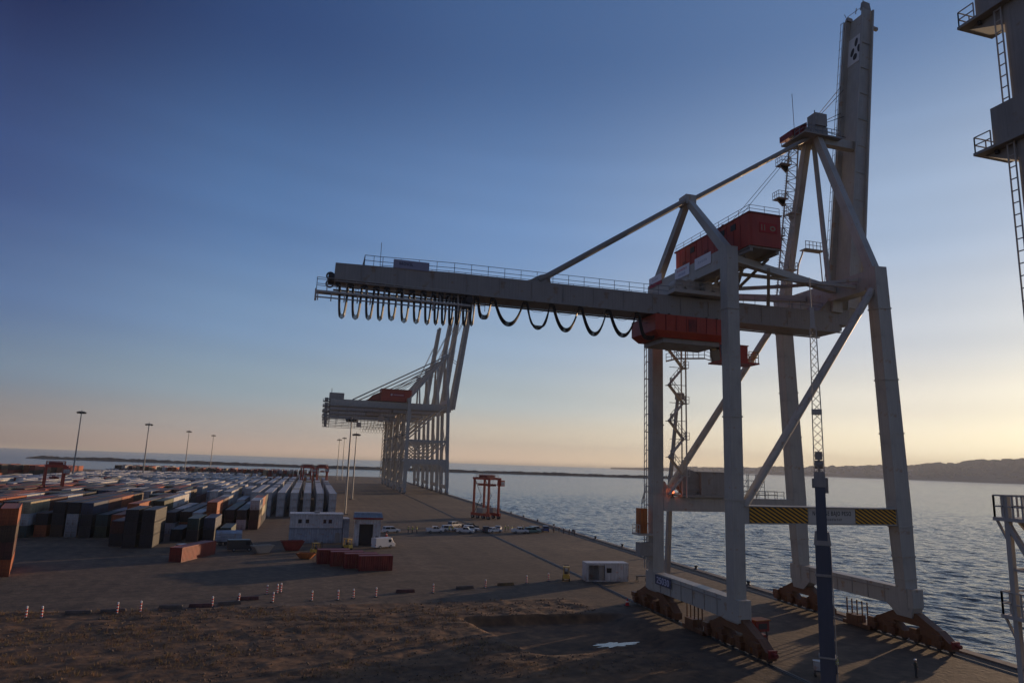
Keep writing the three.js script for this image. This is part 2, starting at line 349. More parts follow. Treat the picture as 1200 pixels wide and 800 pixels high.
// dry grass coming up through the earth in patches
{
  const b = new B(); for (let k = 0; k < 7; k++) { const a = k * 2.4, r = 0.05 + 0.03 * (k % 3), c = V(Math.cos(a) * r, 0, Math.sin(a) * r), t = V(Math.cos(a) * (r + 0.12 + 0.04 * (k % 2)), 0.22 + 0.07 * (k % 4), Math.sin(a) * (r + 0.12)), n = V(-Math.sin(a) * 0.02, 0, Math.cos(a) * 0.02); b.quad(c.clone().sub(n), c.clone().add(n), t.clone().addScaledVector(n, 0.2), t.clone().addScaledVector(n, -0.2)); }
  const N = 5200, im = new THREE.InstancedMesh(b.geo(), mat(0.25, 0.155, 0.07, { roughness: 0.95, side: THREE.DoubleSide }), N), m4 = new THREE.Matrix4(), q = new THREE.Quaternion(), cc = new THREE.Color();
  for (let k = 0; k < N; k++) {
    let x, z, n = 0; do { x = rr(-48, 30); z = rr(-103, -66); n++; } while (n < 60 && (dirtMask(x, z) < 0.5 || inPit(x, z) > 0.02 || fbm(x * 0.22 + 71, z * 0.3, 3) < 0.50 + 0.1 * fbm(x * 1.1, z * 1.3, 2)));
    q.setFromAxisAngle(V(0, 1, 0), rnd() * 6.28); const s = 0.35 + 0.9 * Math.pow(rnd(), 2.2); m4.compose(V(x, dirtMask(x, z) * dirtH(x, z) - 0.02, z), q, V(s, s * rr(0.6, 1.2), s)); im.setMatrixAt(k, m4); const g = rr(0.7, 1.2), h = rr(0.85, 1.2); im.setColorAt(k, cc.setRGB(g, g * h, g));
  }
  im.name = 'dry_grass'; im.castShadow = im.receiveShadow = true; im.userData = { kind: 'stuff', label: 'dry grass tufts growing over the brown earth', category: 'grass' }; scene.add(im);
}
// rain puddle in the sunken part
{
  const s = new THREE.Shape(), pts = []; for (let k = 0; k < 64; k++) { const a = k / 64 * 6.283, r = 0.95 + 0.9 * (vnoise(k * 0.5, 2, 32) - 0.5) + 0.2 * Math.sin(a * 3 + 1); pts.push(new THREE.Vector2(Math.cos(a) * 2.6 * r, Math.sin(a) * 1.0 * r)); }
  s.setFromPoints(pts);
  const g = new THREE.ExtrudeGeometry(s, { depth: 0.06, bevelEnabled: false, steps: 1 }); g.rotateX(-Math.PI / 2);
  const o = put('puddle', g, new THREE.MeshPhysicalMaterial({ color: new THREE.Color().setRGB(0.03, 0.03, 0.03), roughness: 0.03, ior: 1.6 })); o.position.set(36.6, -0.925, -79.6); o.rotation.y = 0.1; structure(o);
}

// ---------------------------------------------------------------- far shore: hill, town, breakwater
{
  // a low hill across the bay, about eight kilometres away
  const ridge = [[3360, -7440, 21], [3920, -6974, 46], [4464, -6638, 69], [5021, -6229, 94], [5392, -5909, 136], [5827, -5482, 171], [6021, -5269, 216], [6360, -4853, 269], [6880, -4160, 317], [7520, -3040, 277], [8000, -1920, 181]];
  const cols = 260, rows = 26, P = [], I = [], U = [];
  const at = t => { const f = t * (ridge.length - 1), i = Math.min(ridge.length - 2, Math.floor(f)), s = f - i; return ridge[i].map((v, k) => lerp(v, ridge[i + 1][k], s)); };
  const hillPt = (t, d) => {
    const [x, z, h] = at(t), n = V(x, 0, z).normalize();
    const prof = d < 0.55 ? Math.pow(smooth(0, 0.55, d), 0.75) : 1 - 0.9 * smooth(0.55, 1, d);
    const px = x + n.x * (d - 0.55) * 1700, pz = z + n.z * (d - 0.55) * 1700;
    const y = SEA_Y - 1 + prof * (h + 3) * (0.68 + 0.36 * (fbm(px * 0.004, pz * 0.004, 4) - 0.3));
    return V(px, d === 0 ? SEA_Y - 2 : y, pz);
  };
  for (let i = 0; i <= cols; i++) for (let j = 0; j <= rows; j++) { const v = hillPt(i / cols, j / rows); P.push(v.x, v.y, v.z); U.push(v.x / 40, v.z / 40); if (i < cols && j < rows) { const k = i * (rows + 1) + j; I.push(k, k + rows + 1, k + 1, k + 1, k + rows + 1, k + rows + 2); } }
  const g = new THREE.BufferGeometry(); g.setAttribute('position', new THREE.Float32BufferAttribute(P, 3)); g.setAttribute('uv', new THREE.Float32BufferAttribute(U, 2)); g.setIndex(I); g.computeVertexNormals();
  structure(put('hill', g, mat(0.17, 0.155, 0.09, { map: grainTex, roughness: 1, side: THREE.DoubleSide })));
  // its wood reads as one mass
  const leaf = new THREE.IcosahedronGeometry(1, 1), pos = leaf.attributes.position; for (let k = 0; k < pos.count; k++) { const f = 0.75 + 0.5 * hash2(Math.round(pos.getX(k) * 50), Math.round(pos.getY(k) * 50 + pos.getZ(k) * 31)); pos.setXYZ(k, pos.getX(k) * f, pos.getY(k) * f, pos.getZ(k) * f); } leaf.computeVertexNormals();
  const N = 2600, im = new THREE.InstancedMesh(leaf, mat(0.10, 0.10, 0.055, { roughness: 1 }), N), m4 = new THREE.Matrix4();
  for (let k = 0; k < N; k++) { const t = 0.12 + 0.88 * Math.pow(rnd(), 0.8), d = 0.1 + 0.5 * Math.pow(rnd(), 0.6), v = hillPt(t, d), s = rr(6, 15) * (fbm(t * 60, d * 3, 3) > 0.5 ? 1.25 : 0.8); m4.makeScale(s * rr(1, 1.7), s, s * 1.4).setPosition(v.x, v.y + s * 0.35, v.z); im.setMatrixAt(k, m4); }
  im.name = 'hillside_wood'; im.userData = { kind: 'stuff', label: 'hazy wood covering the low hill across the water', category: 'trees' }; scene.add(im);
  // waterfront buildings below the hill's low end
  const town = new B();
  for (let k = 0; k < 46; k++) {
    const t = 0.08 + 0.42 * rnd(), v = hillPt(t, 0.12 + 0.25 * rnd()), w = rr(18, 55), h = rr(11, 27) * (k % 9 === 0 ? 2.0 : 1), d = rr(14, 34), y0 = v.y - 6;
    town.box(v.x - w / 2, v.x + w / 2, y0, y0 + h, v.z - d / 2, v.z + d / 2);
    town.hex([V(v.x - w / 2, y0 + h, v.z + d / 2), V(v.x + w / 2, y0 + h, v.z + d / 2), V(v.x + w / 2, y0 + h, v.z - d / 2), V(v.x - w / 2, y0 + h, v.z - d / 2), V(v.x - w / 2, y0 + h + 2.5, v.z + 0.4), V(v.x + w / 2, y0 + h + 2.5, v.z + 0.4), V(v.x + w / 2, y0 + h + 2.5, v.z - 0.4), V(v.x - w / 2, y0 + h + 2.5, v.z - 0.4)]);
  }
  const tw = town.mesh('waterfront_town', mat(0.34, 0.32, 0.29, { roughness: 0.9 })); tw.userData = { kind: 'stuff', label: 'distant low buildings along the far shore', category: 'town' };
  // rubble breakwater crossing the bay
  const bp = [[-560, -1640], [-300, -1560], [25, -1490], [479, -1480], [741, -1470], [1000, -1500]], seg = 240, ring = 6, bP = [], bI = [];
  for (let i = 0; i <= seg; i++) {
    const f = i / seg * (bp.length - 1), a = Math.min(bp.length - 2, Math.floor(f)), s = f - a, x = lerp(bp[a][0], bp[a + 1][0], s), z = lerp(bp[a][1], bp[a + 1][1], s), end = Math.min(1, Math.min(i, seg - i) / 5);
    for (let j = 0; j < ring; j++) { const w = [-14, -9, -3, 3, 9, 14][j], h = [-7, -0.5, 5.6, 5.6, -0.5, -7][j], nn = 1.2 + 3.4 * vnoise(i * 0.9, j * 3.1) + 1.6 * vnoise(i * 0.2, 7); bP.push(x, SEA_Y + (h > 0 ? (h * 0.3 + nn) * (0.25 + 0.75 * end) : h), z + w); if (i < seg && j < ring - 1) { const k = i * ring + j; bI.push(k, k + 1, k + ring, k + 1, k + ring + 1, k + ring); } }
  }
  const bg = new THREE.BufferGeometry(); bg.setAttribute('position', new THREE.Float32BufferAttribute(bP, 3)); bg.setIndex(bI); bg.computeVertexNormals();
  tag(put('breakwater', bg, mat(0.05, 0.048, 0.045, { roughness: 1, side: THREE.DoubleSide })), 'long low dark rubble breakwater crossing the bay', 'breakwater');
}

// ---------------------------------------------------------------- the large quay crane (boom raised)
// worn lettering too faint to read: short upright strokes
function strokes(x, x0, y, w, h) { for (let k = 0, p = x0; p < x0 + w - 10; k++) { const q = 8 + (k * 7 % 5) * 3; x.fillRect(p, y + (k % 3 ? 0 : h * 0.2), q * 0.6, h * (k % 3 ? 1 : 0.8)); if (k % 2) x.fillRect(p, y + (k % 4 === 1 ? 0 : h * 0.45), q * 1.3, h * 0.18); p += q * 1.7; } }
const XL = 48.4, ZN = -72, ZF = -91.4, ZC = -81.7;
const wx = y => 73.1 - 0.042 * y;                                     // waterside legs lean landward
{
  const C = thing('quay_crane', 'large grey quay crane with raised boom and red machinery house', 'crane', [0, 0, 0]);
  // --- bogies: for each corner an equaliser and four wheel trucks
  const wheelG = new THREE.CylinderGeometry(0.36, 0.36, 0.34, 14); wheelG.rotateZ(Math.PI / 2);
  for (const [x, z] of [[XL, ZN], [XL, ZF], [73.0, ZN], [73.0, ZF]]) {
    const m = new B();
    m.hex([V(x - 0.55, 2.2, z + 4.5), V(x + 0.55, 2.2, z + 4.5), V(x + 0.55, 2.2, z - 4.5), V(x - 0.55, 2.2, z - 4.5), V(x - 0.55, 3.6, z + 1.6), V(x + 0.55, 3.6, z + 1.6), V(x + 0.55, 3.6, z - 1.6), V(x - 0.55, 3.6, z - 1.6)]);
    m.box(x - 0.62, x + 0.62, 3.3, 3.95, z - 0.7, z + 0.7);
    const eq = m.mesh('equaliser_beam', M.bogie, C);
    for (const s of [-1, 1]) {
      const zc = z + s * 3.3, n = new B();
      n.hex([V(x - 0.6, 1.2, zc + 2.7), V(x + 0.6, 1.2, zc + 2.7), V(x + 0.6, 1.2, zc - 2.7), V(x - 0.6, 1.2, zc - 2.7), V(x - 0.6, 2.3, zc + 1.2), V(x + 0.6, 2.3, zc + 1.2), V(x + 0.6, 2.3, zc - 1.2), V(x - 0.6, 2.3, zc - 1.2)]);
      for (const q of [-1.55, 1.55]) { n.box(x - 0.55, x + 0.55, 0.42, 1.25, zc + q - 1.35, zc + q + 1.35); n.box(x - 1.05, x - 0.56, 1.35, 1.9, zc + q - 0.9, zc + q + 0.2); n.tube(V(x - 0.95, 0.75, zc + q), V(x - 0.55, 0.75, zc + q), 0.3); n.box(x - 1.15, x - 0.62, 0.9, 1.35, zc + q - 0.35, zc + q + 0.5); }
      const bg = n.mesh('bogie', M.bogie, C);
      for (const q of [-2.4, -0.8, 0.8, 2.4]) { const w = put('wheel', wheelG, M.dark, bg); w.position.set(x, 0.44, zc + q); }
      if (s > 0 === (z === ZN)) { const bf = new B().box(x - 0.5, x + 0.5, 0.7, 1.5, zc + s * 2.95 - 0.15, zc + s * 2.95 + 0.15).tube(V(x, 1.1, zc + s * 3.05), V(x, 1.1, zc + s * 3.7), 0.22); bf.mesh('buffer', M.redD, C); }
    }
  }
  // --- sill beams
  for (const [x, nm] of [[XL, 0], [72.9, 1]]) {
    const y0 = nm ? 4.2 : 3.2, y1 = nm ? 6.4 : 5.6, b = new B();
    b.box(x - 0.8, x + 0.8, y0, y1, ZF - 1.6, ZN + 1.6);
    b.hex([V(x - 0.7, 3.0, ZN + 1.1), V(x + 0.7, 3.0, ZN + 1.1), V(x + 0.7, 3.0, ZN - 1.1), V(x - 0.7, 3.0, ZN - 1.1), V(x - 0.78, y0 + 0.1, ZN + 1.5), V(x + 0.78, y0 + 0.1, ZN + 1.5), V(x + 0.78, y0 + 0.1, ZN - 2.6), V(x - 0.78, y0 + 0.1, ZN - 2.6)]);
    b.hex([V(x - 0.7, 3.0, ZF + 1.1), V(x + 0.7, 3.0, ZF + 1.1), V(x + 0.7, 3.0, ZF - 1.1), V(x - 0.7, 3.0, ZF - 1.1), V(x - 0.78, y0 + 0.1, ZF + 2.6), V(x + 0.78, y0 + 0.1, ZF + 2.6), V(x + 0.78, y0 + 0.1, ZF - 1.5), V(x - 0.78, y0 + 0.1, ZF - 1.5)]);
    const s = b.mesh('sill_beam', M.steel, C);
    // ribs and cable tray on the sill
    const r = new B(); for (let k = 1; k < 7; k++) r.box(x - 0.86, x - 0.79, y0 + 0.05, y1 - 0.05, lerp(ZF, ZN, k / 7) - 0.05, lerp(ZF, ZN, k / 7) + 0.05); r.box(x - 0.95, x - 0.81, y1 - 0.55, y1 - 0.4, ZF + 2, ZN - 2); r.mesh('rib', M.steelD, s);
  }
  // drive motors hanging under the sills
  for (const x of [XL, 72.9]) { const b = new B(), z = x === XL ? -80.5 : -80; for (let k = 0; k < 5; k++) b.tube(V(x - 0.3, 0.55, z + k * 0.9 - 2), V(x - 0.3, 3.4, z + k * 0.9 - 2), 0.09); b.box(x - 0.8, x + 0.8, 0.12, 0.6, z - 2.4, z + 2.4); b.box(x - 0.9, x + 0.5, 0.6, 1.5, z - 1.6, z + 0.4); b.mesh('anchor_frame', M.bogie, C); }
  // --- legs
  const leg = (a, b, w, h, w2, h2) => { const q = new B(); q.beam(a, b, w, h, w2, h2); const t = V().subVectors(b, a); const L = q.mesh('leg', M.steel, C);
    for (const k of [0.30, 0.52, 0.82]) { const f = new B(); const c = a.clone().addScaledVector(t, k), d = t.clone().normalize().multiplyScalar(0.09), ww = lerp(w, w2, k) + 0.16, hh = lerp(h, h2, k) + 0.16; f.beam(c.clone().sub(d), c.clone().add(d), ww, hh); f.mesh('splice_flange', M.steel, L); } return L; };
  leg(V(XL, 3.4, ZN), V(XL, 47.7, ZN), 1.62, 1.5, 1.62, 1.5);
  leg(V(XL, 3.4, ZF), V(XL, 47.4, ZF), 1.7, 1.5, 1.7, 1.5);
  for (const z of [ZN, ZF]) { leg(V(wx(4.0), 3.9, z), V(wx(16), 16, z), 1.7, 1.5, 2.3, 1.7); leg(V(wx(16), 16, z), V(wx(47.6), 47.6, z), 2.3, 1.7, 1.95, 1.7); }
  // --- portal beams (the near one painted with warning stripes)
  const hazard = signMat(512, 512, (x, w, h) => {
    x.fillStyle = '#b9b4a6'; x.fillRect(0, 0, w, h); x.fillStyle = '#d09a1c'; x.fillRect(0, 0, w, h); x.fillStyle = '#191b14';
    for (let k = -6; k < 10; k++) { x.beginPath(); const s = w / 4; x.moveTo(k * s, 0); x.lineTo(k * s + s / 2, 0); x.lineTo(k * s + s / 2 + h, h); x.lineTo(k * s + h, h); x.fill(); }
  });
  const notice = signMat(1024, 256, (x, w, h) => {
    x.fillStyle = '#b8b5ac'; x.fillRect(0, 0, w, h); x.fillStyle = '#33352f'; x.textAlign = 'center'; x.font = 'bold 104px sans-serif'; x.fillText('NO-PASE BAJO PESO', w / 2, 120, w * 0.84);
    strokes(x, w * 0.3, 168, w * 0.4, 40);
  });
  const pn = new B().box(XL + 0.82, wx(15.2) - 1.12, 14.05, 15.95, ZN - 0.7, ZN + 0.7).mesh('portal_beam', M.steel, C);
  { const f = new B(); f.box(XL + 0.85, wx(15.2) - 1.15, 15.95, 16.05, ZN - 0.95, ZN + 0.95); f.box(XL + 0.85, wx(15.2) - 1.15, 13.95, 14.05, ZN - 0.8, ZN + 0.8); f.mesh('flange', M.steel, pn); }
  for (const [a, b, mt, nm] of [[XL + 1.5, 58.0, hazard, 'hazard_panel'], [58.1, 64.9, notice, 'notice_panel'], [65.0, wx(15.2) - 1.3, hazard, 'hazard_panel']]) {
    const g = new THREE.BoxGeometry(b - a, 1.78, 0.05); if (nm === 'hazard_panel') { const u = g.attributes.uv; for (let k = 0; k < u.count; k++) u.setX(k, u.getX(k) * (b - a) / 3.2 / 1.0); hazard.map.wrapS = THREE.RepeatWrapping; }
    const o = put(nm, g, mt, pn); o.position.set((a + b) / 2, 15.0, ZN + 0.73);
  }
  new B().box(XL + 0.82, wx(15.2) - 1.12, 14.0, 16.0, ZF - 0.8, ZF + 0.8).mesh('portal_beam', M.steel, C);
  { const k = new B(); for (const z of [ZF]) { k.hex([V(XL + 1.07, 16.0, z + 0.5), V(XL + 2.6, 16.0, z + 0.5), V(XL + 2.6, 16.0, z - 0.5), V(XL + 1.07, 16.0, z - 0.5), V(XL + 1.07, 18.2, z + 0.5), V(XL + 1.2, 18.2, z + 0.5), V(XL + 1.2, 18.2, z - 0.5), V(XL + 1.07, 18.2, z - 0.5)]); } k.mesh('gusset', M.steel, C); }
  // longitudinal tie beams at portal height on the land side are absent; walkway with railing on the far portal beam
  new B().rail([V(XL + 1.6, 16, ZF + 0.8), V(69.6, 16, ZF + 0.8)], 1.1, 1.6).rail([V(XL + 1.6, 16, ZF - 0.8), V(69.6, 16, ZF - 0.8)], 1.1, 1.6).mesh('railing', M.galv, C);
  // cable reel, its drive and an access scaffold standing on the far portal beam
  {
    const R = new B(), c = V(56.4, 18.0, ZF);
    R.box(51.9, 61.0, 16.05, 16.4, ZF - 1.2, ZF + 1.4);
    for (let s of [-0.5, 0.5]) R.tube(V(53.6, 18.1, ZF + s - 0.06), V(53.6, 18.1, ZF + s + 0.06), 1.85, 1.85, 28);
    R.tube(V(53.6, 18.1, ZF - 0.5), V(53.6, 18.1, ZF + 0.5), 1.5, 1.5, 24);
    R.box(55.2, 60.4, 16.4, 19.6, ZF - 0.9, ZF + 1.1);
    R.box(55.0, 60.6, 19.6, 19.75, ZF - 1.0, ZF + 1.2);
    const reel = R.mesh('cable_reel_house', M.steelD, C);
    const S = new B(); for (let i = 0; i <= 3; i++) for (const dz of [-0.9, 0.9]) S.beam(V(61.6 + i * 1.5, 16.05, ZF + dz), V(61.6 + i * 1.5, 19.6, ZF + dz), 0.07, 0.07);
    for (let k = 1; k <= 4; k++) for (const dz of [-0.9, 0.9]) S.beam(V(61.6, 16 + k * 0.88, ZF + dz), V(66.1, 16 + k * 0.88, ZF + dz), 0.06, 0.06);
    for (let i = 0; i < 3; i++) S.beam(V(61.6 + i * 1.5, 16.1, ZF + 0.9), V(63.1 + i * 1.5, 18.7, ZF + 0.9), 0.05, 0.05);
    S.mesh('scaffold', M.galv, C);
  }
  // --- diagonals (tubes)
  new B().tube(V(XL + 1.0, 15.6, ZN), V(wx(44.6) - 1.0, 44.4, ZN), 0.5, 0.5, 16).mesh('diagonal_brace', M.steel, C);
  new B().tube(V(XL + 1.0, 15.6, ZF), V(wx(44.6) - 1.0, 44.4, ZF), 0.5, 0.5, 16).mesh('diagonal_brace', M.steel, C);
  // --- upper cross beams (over the girder) on both sides
  const wb = wx(46.4);
  new B().box(XL - 0.8, XL + 0.8, 45.1, 47.5, ZF + 0.75, ZN - 0.75).mesh('upper_cross_beam', M.steel, C);
  new B().hex([V(wb - 0.95, 44.6, ZN - 0.85), V(wb + 0.95, 44.6, ZN - 0.85), V(wb + 0.95, 44.6, ZF + 0.85), V(wb - 0.95, 44.6, ZF + 0.85), V(wb - 0.95, 47.3, ZN - 0.85), V(wb + 0.95, 47.3, ZN - 0.85), V(wb + 0.95, 47.3, ZF + 0.85), V(wb - 0.95, 47.3, ZF + 0.85)]).mesh('upper_cross_beam', M.steel, C);
  // hangers carrying the girder under the cross beams
  for (const x of [XL, wb]) for (const s of [-1, 1]) new B().hex([V(x - 0.9, 43.0, ZC + s * 2.1 + 0.25), V(x + 0.9, 43.0, ZC + s * 2.1 + 0.25), V(x + 0.9, 43.0, ZC + s * 2.1 - 0.25), V(x - 0.9, 43.0, ZC + s * 2.1 - 0.25), V(x - 0.7, 45.2, ZC + s * 2.3 + 0.25), V(x + 0.7, 45.2, ZC + s * 2.3 + 0.25), V(x + 0.7, 45.2, ZC + s * 2.3 - 0.25), V(x - 0.7, 45.2, ZC + s * 2.3 - 0.25)]).mesh('hanger', M.steel, C);
  // --- girder: box section, shallower at the landward tip
  {
    const b = new B(), x0 = 0.9, xm = 15, x1 = 71.6, za = ZC - 2.0, zb = ZC + 2.0, bt = 40.15, tp = 43.0;
    b.hex([V(x0, 40.5, zb), V(xm, bt, zb), V(xm, bt, za), V(x0, 40.5, za), V(x0, 42.35, zb), V(xm, tp - 0.3, zb), V(xm, tp - 0.3, za), V(x0, 42.35, za)]);
    b.hex([V(xm, bt, zb), V(x1, bt, zb), V(x1, bt, za), V(xm, bt, za), V(xm, tp - 0.3, zb), V(x1, tp, zb), V(x1, tp, za), V(xm, tp - 0.3, za)]);
    b.hex([V(68.2, 43.0, zb), V(71.6, 43.0, zb), V(71.6, 43.0, za), V(68.2, 43.0, za), V(69.8, 44.6, zb), V(71.6, 44.6, zb), V(71.6, 44.6, za), V(69.8, 44.6, za)]);
    const G = b.mesh('girder', M.steelD, C);
    const f = new B(); f.box(x0, x1, 40.0, 40.14, ZC + 2.0, ZC + 2.45); f.box(x0, x1, 40.0, 40.14, ZC - 2.45, ZC - 2.0);
    f.mesh('trolley_rail', M.steelD, G);
    for (let x = 4; x < 71; x += 4.2) new B().box(x - 0.05, x + 0.05, 40.5, x < 15 ? 42.2 : 42.6, zb, zb + 0.09).mesh('stiffener', M.steelD, G);
    // end of the girder at the hinge, stepped
    new B().box(71.6, 73.6, 41.3, 43.6, ZC - 1.6, ZC + 1.9).box(71.6, 72.4, 40.5, 41.3, ZC - 1.6, ZC + 1.6).mesh('hinge_bracket', M.steelD, G);
    // walkway railing on top
    new B().rail([V(6.3, 42.45, zb - 0.1), V(15, 42.7, zb - 0.1), V(47, 42.86, zb - 0.1)], 1.25, 2.2, 0.028).rail([V(6.3, 42.45, za + 0.1), V(15, 42.7, za + 0.1), V(47, 42.86, za + 0.1)], 1.25, 2.2, 0.028).rail([V(52, 42.9, zb - 0.1), V(69, 43, zb - 0.1)], 1.2, 2, 0.028).mesh('railing', M.galv, C);
    new B().rail([V(6.3, 42.4, zb), V(4.2, 42.4, zb), V(4.2, 42.4, za)], 1.25, 1.2, 0.03).beam(V(6.0, 42.4, zb), V(6.0, 45.4, zb), 0.06, 0.06).mesh('railing', M.galv, C);
  }
  // end bumper sheave at the landward tip
  { const g = new THREE.TorusGeometry(0.42, 0.1, 8, 20); const b = new B().add(g, new THREE.Matrix4().makeTranslation(0.45, 40.7, ZC + 1.9)).add(g, new THREE.Matrix4().makeTranslation(0.45, 40.7, ZC - 1.9)).box(0.2, 0.9, 40.55, 41.0, ZC - 2, ZC + 2); b.mesh('rope_sheave', M.dark, C); }
  // --- festoon gantry under the tip with its railing
  {
    const y = 38.75, b = new B();
    for (const z of [ZC + 1.9, ZC + 1.1]) { b.box(-1.0, 17.2, y - 0.1, y + 0.12, z - 0.12, z + 0.12); if (z > ZC + 1.5) b.box(-1.0, 17.2, y - 0.72, y - 0.58, z - 0.08, z + 0.08); }
    for (let x = -0.8; x < 17.2; x += 1.5) b.box(x - 0.06, x + 0.06, y - 0.85, y, ZC + 1.0, ZC + 2.0);
    b.box(-1.15, -0.95, y - 0.9, y + 0.3, ZC + 0.9, ZC + 2.1);
    b.box(-0.9, 17.2, y + 0.1, y + 0.16, ZC + 1.0, ZC + 2.0);
    for (let x = 2.4; x < 17; x += 2.2) b.box(x - 0.07, x + 0.07, y, 40.3, ZC + 1.85, ZC + 1.97);
    const F = b.mesh('festoon_gantry', M.access, C);
    new B().rail([V(3.8, y + 0.16, ZC + 1.1), V(-1.0, y + 0.16, ZC + 1.1), V(-1.0, y + 0.16, ZC + 2.0), V(15.6, y + 0.16, ZC + 2.0)], 1.5, 1.1, 0.03).mesh('railing', M.access, F);
    new B().box(16.2, 17.3, 38.4, 40.1, ZC + 1.2, ZC + 1.9).tube(V(17.0, 39.5, ZC + 1), V(17.0, 39.5, ZC + 2.2), 0.45, 0.45, 16).rail([V(17.6, 38.2, ZC + 2), V(19, 38.2, ZC + 2)], 1.3, 0.7, 0.03).mesh('tow_trolley', M.dark, F);
    // hanging cable loops: gathered at the tip, spread towards the machinery
    const loop = (xa, xb, ya, yb, dz, r) => { const pts = []; for (let k = 0; k <= 10; k++) { const t = k / 10, c = Math.pow(Math.abs(2 * t - 1), (xb - xa) > 3 ? 2.2 : 4); pts.push(V(lerp(xa, xb, t), yb + (ya - yb) * c, ZC + 1.75 + dz)); } return [pts, r]; };
    let xs = [1.3, 2.8, 4.4, 5.8, 7.0, 8.5, 10.0, 11.4, 12.6, 13.5, 14.4, 15.2, 16.1, 17.0, 17.9];
    for (let k = 0; k + 1 < xs.length; k++) {
      const L = new B(), jag = rr(-0.12, 0.12), w = (xs[k + 1] - xs[k]) * 0.36, m = (xs[k] + xs[k + 1]) / 2, yb = 35.95 + k * 0.02 + jag;
      for (let s = 0; s < 3; s++) { const [p, r] = loop(m - w + s * 0.06, m + w - s * 0.06, 39.9, yb + s * 0.18, s * 0.09, 0.085); L.path(p, r, 5, 24); }
      const o = L.mesh('cable_loop', M.cable, C);
      new B().box(xs[k] - 0.28, xs[k] + 0.28, 39.7, 40.0, ZC + 1.5, ZC + 2.1).tube(V(xs[k], 39.75, ZC + 1.45), V(xs[k], 39.75, ZC + 2.15), 0.18).mesh('cable_trolley', M.dark, o);
    }
    xs = [17.9, 20.0, 24.2, 27.7, 31.6, 35.5, 39.7, 43.0];
    for (let k = 0; k + 1 < xs.length; k++) {
      const L = new B(), yb = 36.6 + rr(-0.15, 0.15) + (k === 0 ? 0.6 : 0);
      for (let s = 0; s < 4; s++) { const [p, r] = loop(xs[k] + 0.15 + s * 0.05, xs[k + 1] - 0.15 - s * 0.05, 39.9, yb + s * 0.13, s * 0.09, 0.075); L.path(p, r, 5, 28); }
      if (k > 1) { const [p] = loop(xs[k] + 0.5, xs[k + 1] - 0.5, 39.9, 38.9, -0.3, 0.02); L.path(p, 0.025, 4, 16); }
      const o = L.mesh('cable_loop', M.cable, C);
      new B().box(xs[k] - 0.22, xs[k] + 0.22, 39.7, 40.05, ZC + 1.5, ZC + 2.1).mesh('cable_trolley', M.dark, o);
    }
  }
  // --- small A-frame and backstays
  const ap = V(XL, 57.6, ZC);
  for (const z of [ZN - 0.4, ZF + 0.4]) new B().beam(V(XL, 47.4, z), ap, 1.2, 1.0, 0.85, 0.85, V(1, 0, 0)).mesh('a_frame_leg', M.steel, C);
  new B().box(XL - 0.8, XL + 0.8, 56.7, 58.1, ZC - 1.0, ZC + 1.0).mesh('stay_head', M.steel, C);
  const AP = V(69.6, 71.6, ZC);
  for (const s of [-0.9, 0.9]) {
    new B().tube(V(26.2, 43.2, ZC + s), V(XL - 0.5, 57.4, ZC + s * 0.7), 0.36, 0.36, 10).hex([V(24.6, 42.9, ZC + s + 0.2), V(27.8, 42.9, ZC + s + 0.2), V(27.8, 42.9, ZC + s - 0.2), V(24.6, 42.9, ZC + s - 0.2), V(26.3, 43.9, ZC + s + 0.2), V(27.6, 44.3, ZC + s + 0.2), V(27.6, 44.3, ZC + s - 0.2), V(26.3, 43.9, ZC + s - 0.2)]).mesh('backstay', M.steelD, C);
    new B().tube(V(XL + 0.5, 57.6, ZC + s * 0.7), V(69.0, 70.4, ZC + s * 0.7), 0.33, 0.33, 10).mesh('backstay', M.steelD, C);
  }
  // --- main A-frame over the waterside legs
  new B().beam(V(wb, 47.3, ZN - 0.5), V(70.0, 71.4, ZC + 0.8), 1.35, 1.15, 1.0, 0.95, V(1, 0, 0)).mesh('a_frame_leg', M.steel, C);
  new B().beam(V(wb, 47.3, ZF + 0.5), V(70.0, 71.4, ZC - 0.8), 1.35, 1.15, 1.0, 0.95, V(1, 0, 0)).mesh('a_frame_leg', M.steel, C);
  new B().tube(V(70.6, 71.0, ZC - 0.3), V(71.6, 44.4, ZC + 0.6), 0.36, 0.36, 10).mesh('mast_strut', M.steel, C);
  {
    const h = new B(); h.box(68.6, 71.6, 70.4, 72.0, ZC - 1.9, ZC + 1.7); h.box(69.2, 71.3, 72.0, 74.0, ZC + 0.2, ZC + 2.0); h.box(66.8, 71.8, 70.2, 70.4, ZC - 3.0, ZC + 2.4);
    for (const s of [-1.1, 0, 1.1]) h.tube(V(71.0, 72.7, ZC + s - 0.12), V(71.0, 72.7, ZC + s + 0.12), 0.75, 0.75, 18);
    h.mesh('apex_head', M.steelD, C);
    new B().hex([V(66.4, 70.6, ZC + 0.1), V(69.2, 71.5, ZC + 0.1), V(69.2, 71.5, ZC - 2.8), V(66.4, 70.6, ZC - 2.8), V(66.4, 71.6, ZC + 0.1), V(69.2, 73.3, ZC + 0.1), V(69.2, 73.3, ZC - 2.8), V(66.4, 71.6, ZC - 2.8)]).mesh('apex_canopy', M.redD, C);
    new B().rail([V(66.8, 70.4, ZC + 2.3), V(71.8, 70.4, ZC + 2.3), V(73.4, 70.4, ZC + 2.3)], 1.1, 0.8).rail([V(66.8, 70.4, ZC - 2.9), V(66.8, 70.4, ZC + 2.3)], 1.1, 1.0).box(71.8, 73.6, 70.2, 70.4, ZC - 2.2, ZC + 2.4).mesh('railing', M.galv, C);
    new B().box(71.2, 77.0, 69.4, 70.7, ZC + 0.4, ZC + 1.5).mesh('boom_latch_arm', M.steel, C);
